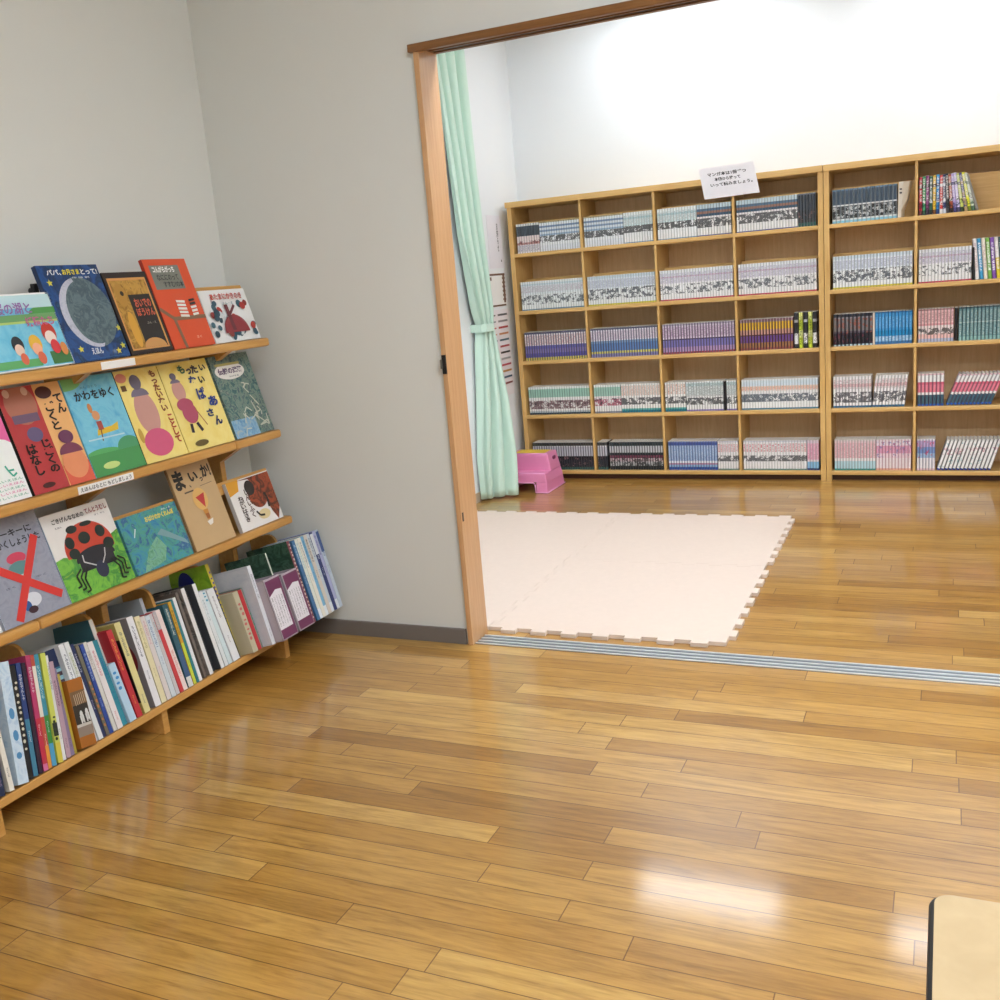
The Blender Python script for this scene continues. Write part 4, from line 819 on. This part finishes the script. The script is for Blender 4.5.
# amber book turned slightly, a photograph of a pale pair on its spine; a taller teal one behind
t = trough_book(1.4285, 1.4505, .150, .040, .012, '#a9651c', 'amber picture book with a black and white photo on its thick spine', None, bands=[(.16, .30, '#8f7f72'), (.30, .62, '#2c2620'), (.62, .82, '#7a5c3c'), (.30, .34, '#c9c4bc')], depth=.12)
m = MB(); nO = TP(1.4115, .0015, .012); a = Art(m, nO, Vector((0, .99, .0)), (TU+Vector((0, .145, 0))).normalized(), TN, .040, .150, .0012)
for ca in (.36, .72):
    a.ell(ca, .50, .10, .05, '#d9d9d6'); a.ell(ca, .43, .09, .05, '#c9c9c6'); a.line([(ca-.1, .48), (ca-.05, .36)], .003, '#d9d9d6'); a.line([(ca+.08, .48), (ca+.1, .36)], .003, '#d9d9d6')
for i in range(7): a.line([(.15+.12*i, .64), (.12+.12*i, .80)], .0015, '#cdb79c')
m.build('spine_photo', t, recalc=False)['label'] = 'black and white photo of two pale shapes'
trough_book(1.431, 1.4435, .226, .030, -.020, '#2f6f8c', 'teal and navy picture book with a barcode label, behind the amber one', None, bands=[(.82, 1, '#1c2c54'), (.52, .80, '#8fb9c6'), (.73, .77, '#4a3a44'), (.64, .69, '#4a3a44'), (.0, .5, '#27607a')])
BK2 = [
 (1.457,1.4635,.229,.016,-.004,'#e9eaec','white spined picture book with black lettering right of the barcode one',('#2f3a54',.3,.9,.03)),
 (1.4725,1.474,.229,.012,0,'#dfe3e4','off-white picture book left of three dark blue spines',('#9aa36a',.5,.9,.04)),
 (1.4835,1.487,.220,.009,-.002,'#22305c','thin navy picture book, first of the dark blue spines',('#c9cedc',.3,.9,.03)),
 (1.493,1.4965,.213,.009,0,'#6f6a5c','grey-brown picture book with orange spots among blue ones',('#c97a3c',.1,.6,.08)),
 (1.5025,1.508,.211,.010,.001,'#2c4a9c','royal blue picture book beside the grey-brown one',('#9fb4e0',.3,.9,.03)),
 (1.514,1.518,.212,.009,.001,'#d9d6cf','thin grey-white picture book beside the royal blue one',('#a07a70',.2,.9,.03)),
 (1.5275,1.529,.208,.015,.003,'#ece4e4','white picture book with crimson lettered spine',('#c9405c',.1,.9,.035)),
 (1.545,1.546,.206,.016,-.002,'#2f8a9c','teal picture book right of the crimson-lettered one',('#2c5f9c',.3,.8,.05)),
 (1.5665,1.563,.142,.020,.004,'#b9d6ec','short sky-and-white picture book with a blue top',('#3f8fd0',.55,.9,.1)),
 (1.590,1.5895,.2145,.016,.002,'#c2303a','red picture book with orange lettered spine',('#efa84a',.15,.9,.03)),
 (1.6155,1.619,.222,.018,.001,'#e0d596','khaki picture book with pale spine and black side panel',('#4a5a6a',.1,.9,.05)),
 (1.650,1.6575,.2225,.019,.002,'#e9e8ec','grey-mauve picture book with white lettered spine and red disc',('#3a3c4c',.3,.9,.045)),
 (1.671,1.680,.216,.016,.001,'#e6dcb4','cream picture book with speckled yellow spine',('#a9a36a',.3,.95,.03)),
 (1.688,1.694,.210,.014,.002,'#dfd6d4','pale pink-grey picture book beside the cream one',('#c98f9c',.3,.95,.03)),
 (1.7045,1.709,.207,.014,.002,'#d3dde4','pale picture book with blue lettering',('#2f5f9c',.4,.95,.03)),
 (1.7195,1.7225,.208,.011,.001,'#cfc9cc','grey-white thin picture book left of the red-striped pair',('#8f9aa4',.2,.9,.04)),
 (1.7325,1.732,.209,.012,.002,'#cf3f44','red picture book with a grey upper spine',('#e7c9c4',.8,.97,.04)),
 (1.7465,1.746,.209,.014,.001,'#efdcd8','white-pink picture book right of the red one',('#d98a84',.1,.5,.05)),
 (1.7655,1.774,.214,.017,.001,'#2f5f6c','teal picture book with white leaf pattern on spine',('#dfe6dc',.5,.95,.035)),
 (1.782,1.791,.215,.010,0,'#d9a52c','orange and yellow thin picture book',('#5a4a1c',.2,.9,.03)),
 (1.793,1.800,.218,.008,0,'#2f7f8c','thin teal picture book between yellow and white ones',None),
 (1.8035,1.810,.220,.010,0,'#eceef0','thin white spined picture book before the big grey one',None),
 (1.825,1.827,.228,.008,-.004,'#6f645c','thin dark grey-brown picture book behind the thin white one',None),
 (1.8465,1.849,.232,.013,-.002,'#e6e4e2','large grey shaded picture book with white spine edge',None),
 (1.867,1.868,.22,.016,-.016,'#26282c','black picture book set back beside the grey shaded one',None),
 (1.888,1.8885,.231,.012,0,'#e9e9e9','white edged dark-sided picture book near the trough middle',None),
 (1.903,1.899,.205,.012,.001,'#e4e9ec','white picture book left of the pale teal one',('#9fb0b8',.3,.9,.04)),
 (1.918,1.911,.203,.014,.001,'#d6e6ea','pale teal-white picture book with blue corner',('#2f8fae',.86,.98,.06)),
 (1.9415,1.9335,.201,.026,.003,'#e9eaee','wide white spined picture book with red and black title',('#5a3a4c',.25,.9,.03)),
 (1.962,1.955,.20,.010,-.006,'#1c1d2c','black-navy thin picture book right of the wide white spine',None),
]
def cov(fn): return fn
def c_khaki(a): a.rect(0, 0, 1, 1, '#c5b96c'); a.rect(.55, .12, 1, .82, '#1f1a1e')
def c_disc(a): a.rect(0, 0, 1, 1, '#8f8990'); a.ell(.62, .55, .32, .22, '#7c2028')
def c_grey(a): a.rect(0, 0, 1, 1, painted('printed_grey_shaded', ['#b9a79c', '#8f8680', '#5c5c58', '#c9beb4'], 14))
for r in BK2:
    side = None; cv = None; bands = None
    if 'khaki' in r[6]: cv = c_khaki
    if 'disc' in r[6]: cv = c_disc
    if 'large grey shaded' in r[6]: cv = c_grey; side = '#8f8680'
    if 'white edged dark' in r[6]: side = '#4a4c50'
    if 'red picture book with a grey' in r[6]: bands = [(.78, 1, '#b9b4b8')]
    if 'orange and yellow thin' in r[6]: bands = [(0, .5, '#cfd944')]
    if 'teal picture book with white leaf' in r[6]: bands = [(0, .45, '#3f5f86'), (0, .12, '#dfe3e0')]
    trough_book(*r[:7], marks=r[7], side=side, cover=cv, bands=bands, depth=.15)
# large teal book standing taller behind the shorter ones
trough_book(1.575, 1.5785, .250, .010, -.030, '#d9d6cf', 'tall dark teal picture book behind the crimson-lettered and sky-blue ones', None, side='#3f6f78', depth=.14)
trough_book(1.735, 1.739, .248, .010, -.032, '#b9bec4', 'tall pale grey picture book standing behind the pale lettered ones', None, side='#a9b4bc', depth=.14)
def c_lime(a): a.rect(0, 0, 1, 1, painted('printed_lime', ['#3f6a2c', '#8fbf2c', '#a9cf3c'], 14)); a.ell(.4, .78, .22, .2, '#232c8c'); a.ell(.62, .62, .3, .1, '#2c2f8a')
trough_book(1.9745, 1.973, .262, .012, -.018, '#d9c53c', 'tall lime green and violet picture book with yellow spine, behind', ('#5a4a9c', .4, .95, .06), side='#8fae3c', cover=c_lime, depth=.14)
BK3 = [
 (1.9895,1.988,.170,.020,.030,'#c6bda0','beige-green speckled picture book left of the red one',('#c9706a',.2,.85,.1)),
 (2.0075,2.006,.169,.013,.030,'#c42f36','bright red picture book by the big pale board book',None),
 (2.0195,2.018,.172,.007,.028,'#7f8f86','thin grey-green picture book against the pale board book',('#3f9f7a',.3,.6,.1)),
]
for r in BK3: trough_book(*r[:7], marks=r[7], depth=.10)
def c_pale(a): a.rect(.02, .02, .98, .98, painted('printed_pale_board', ['#c3c9d6', '#d3d6de', '#b9c2d0'], 8)); a.text('おひさま', .3, .50, .62, .60, '#a9aab4', .02); a.rect(.40, .2, .5, .42, '#d9a49c'); a.rect(.5, .25, .56, .4, '#8fc4b0')
trough_book(2.0315, 2.0365, .222, .014, .060, '#e3e6ec', 'big pale grey-blue board book pulled forward beside the boxed volumes', ('#8a8d98', .1, .9, .05), side='#c9ced8', cover=c_pale, depth=.165)
def c_for(a): a.rect(0, 0, 1, 1, FOREST)
trough_book(2.1148, 2.1148, .235, .0055, .062, '#cdd6c4', 'tall dark green picture book with a pale thin spine between the boxes', None, side=FOREST, cover=c_for, depth=.15)
trough_book(2.1985, 2.200, .242, .012, .078, '#7c3f4c', 'tall dark teal scrap-pattern book with dotted red spine right of the boxes', ('#e0c9b8', .05, .95, .056), side=FOREST, cover=c_for, depth=.15)
# two plastic book boxes
for y0, y1, h, lb in ((2.042, 2.1105, .172, 'clear box of volumes with maroon top label, left of the two'), (2.119, 2.189, .166, 'clear box of volumes with maroon top label, right of the two')):
    O = TP(y0, .001, .085); t = thing('file_box', O, lb, 'box', 'clear plastic boxes in the rack trough'); w = y1-y0; e1 = Vector((0, 1, 0))
    def B(m, a0, a1, b0, b1, d0, d1, mat):
        vs = [O+e1*a+TU*b-TN*d for a in (a0, a1) for b in (b0, b1) for d in (d0, d1)]
        m.raw(vs, [(0,1,3,2),(4,6,7,5),(0,4,5,1),(2,3,7,6),(0,2,6,4),(1,5,7,3)], mat)
    m = MB(); gp = flat('#b9adb6', .25, coat=.5); k = .0015
    B(m, 0, k, 0, h, 0, .11, gp); B(m, w-k, w, 0, h, 0, .11, gp); B(m, 0, w, 0, k, 0, .11, gp); B(m, 0, w, 0, h, 0, k, gp); B(m, 0, w, 0, h, .11-k, .11, gp); m.build('case', t)
    m = MB(); B(m, .004, w-.004, .003, h-.006, .004, .105, flat('#c3b9bd', .5)); m.build('contents', t)
    m = MB(); a = Art(m, O, e1, TU, TN, w, h, .0004); a.rect(.06, .02, .97, .97, '#6f2c56'); a.poly([(.06, .17), (.86, .17), (.86, .78), (.5, .80), (.06, .72)], '#e9e4ea')
    for i in range(5): a.vtext('あいうえおかきくけ'[i:i+6], .12+.15*i, .22, .20+.15*i, .70, '#4a4650', .0)
    m.build('label_card', t, recalc=False)
# journals at the right end
jc = [('#3f6f9c', '#b9d6ea', 'blue'), ('#dfe3d6', '#8fb0c0', 'cream-green'), ('#e9e6da', '#6a7a8c', 'ivory'), ('#7fb9dc', '#2f6a9c', 'sky blue'), ('#d9cfc4', '#2c2c34', 'beige and black'), ('#c9d3dc', '#3a4468', 'pale grey'), ('#2f3c78', '#dfe3ea', 'navy and white'), ('#b4b8dc', '#4c4a86', 'lilac-blue'), ('#c3d0e0', '#3f5a94', 'grey-blue')]
y = 2.2075
for i, (c, mk, nm) in enumerate(jc):
    w = .0146; trough_book(y+w/2, y+w/2+.0015, .238, w*.97, .083-.001*(i % 2), c, '%s spined journal in the right-end row next to the wall' % nm, (mk, .45, .95, .022), depth=.15, bands=[(0, .12, '#e4ebf2')] if i % 2 else [(.72, .98, mk)] if i > 5 else None, name='journal'); y += w
# ============================================================ CAMERA / VIEW
def cammat():
    a, b, c = 0.433129358, 1.35298495, -0.0837761195
    return Matrix.Rotation(a, 4, 'Z') @ Matrix.Rotation(b, 4, 'X') @ Matrix.Rotation(c, 4, 'Z')
cd = bpy.data.cameras.new('camera'); co = bpy.data.objects.new('camera', cd); COL.objects.link(co)
cd.sensor_fit = 'HORIZONTAL'; cd.sensor_width = 36; cd.lens = 36*.9918; cd.clip_start = .05
M4 = cammat(); M4.translation = Vector((0, 0, 1))*S; co.matrix_world = M4
SC.camera = co
w = bpy.data.worlds.new('world'); SC.world = w; w.use_nodes = True; w.node_tree.nodes['Background'].inputs[0].default_value = (.9, .95, 1, 1); w.node_tree.nodes['Background'].inputs[1].default_value = .3
vs_ = SC.view_settings; vs_.view_transform = 'Standard'; vs_.look = 'None'; vs_.exposure = 0.7; vs_.gamma = 1; vs_.use_curve_mapping = False
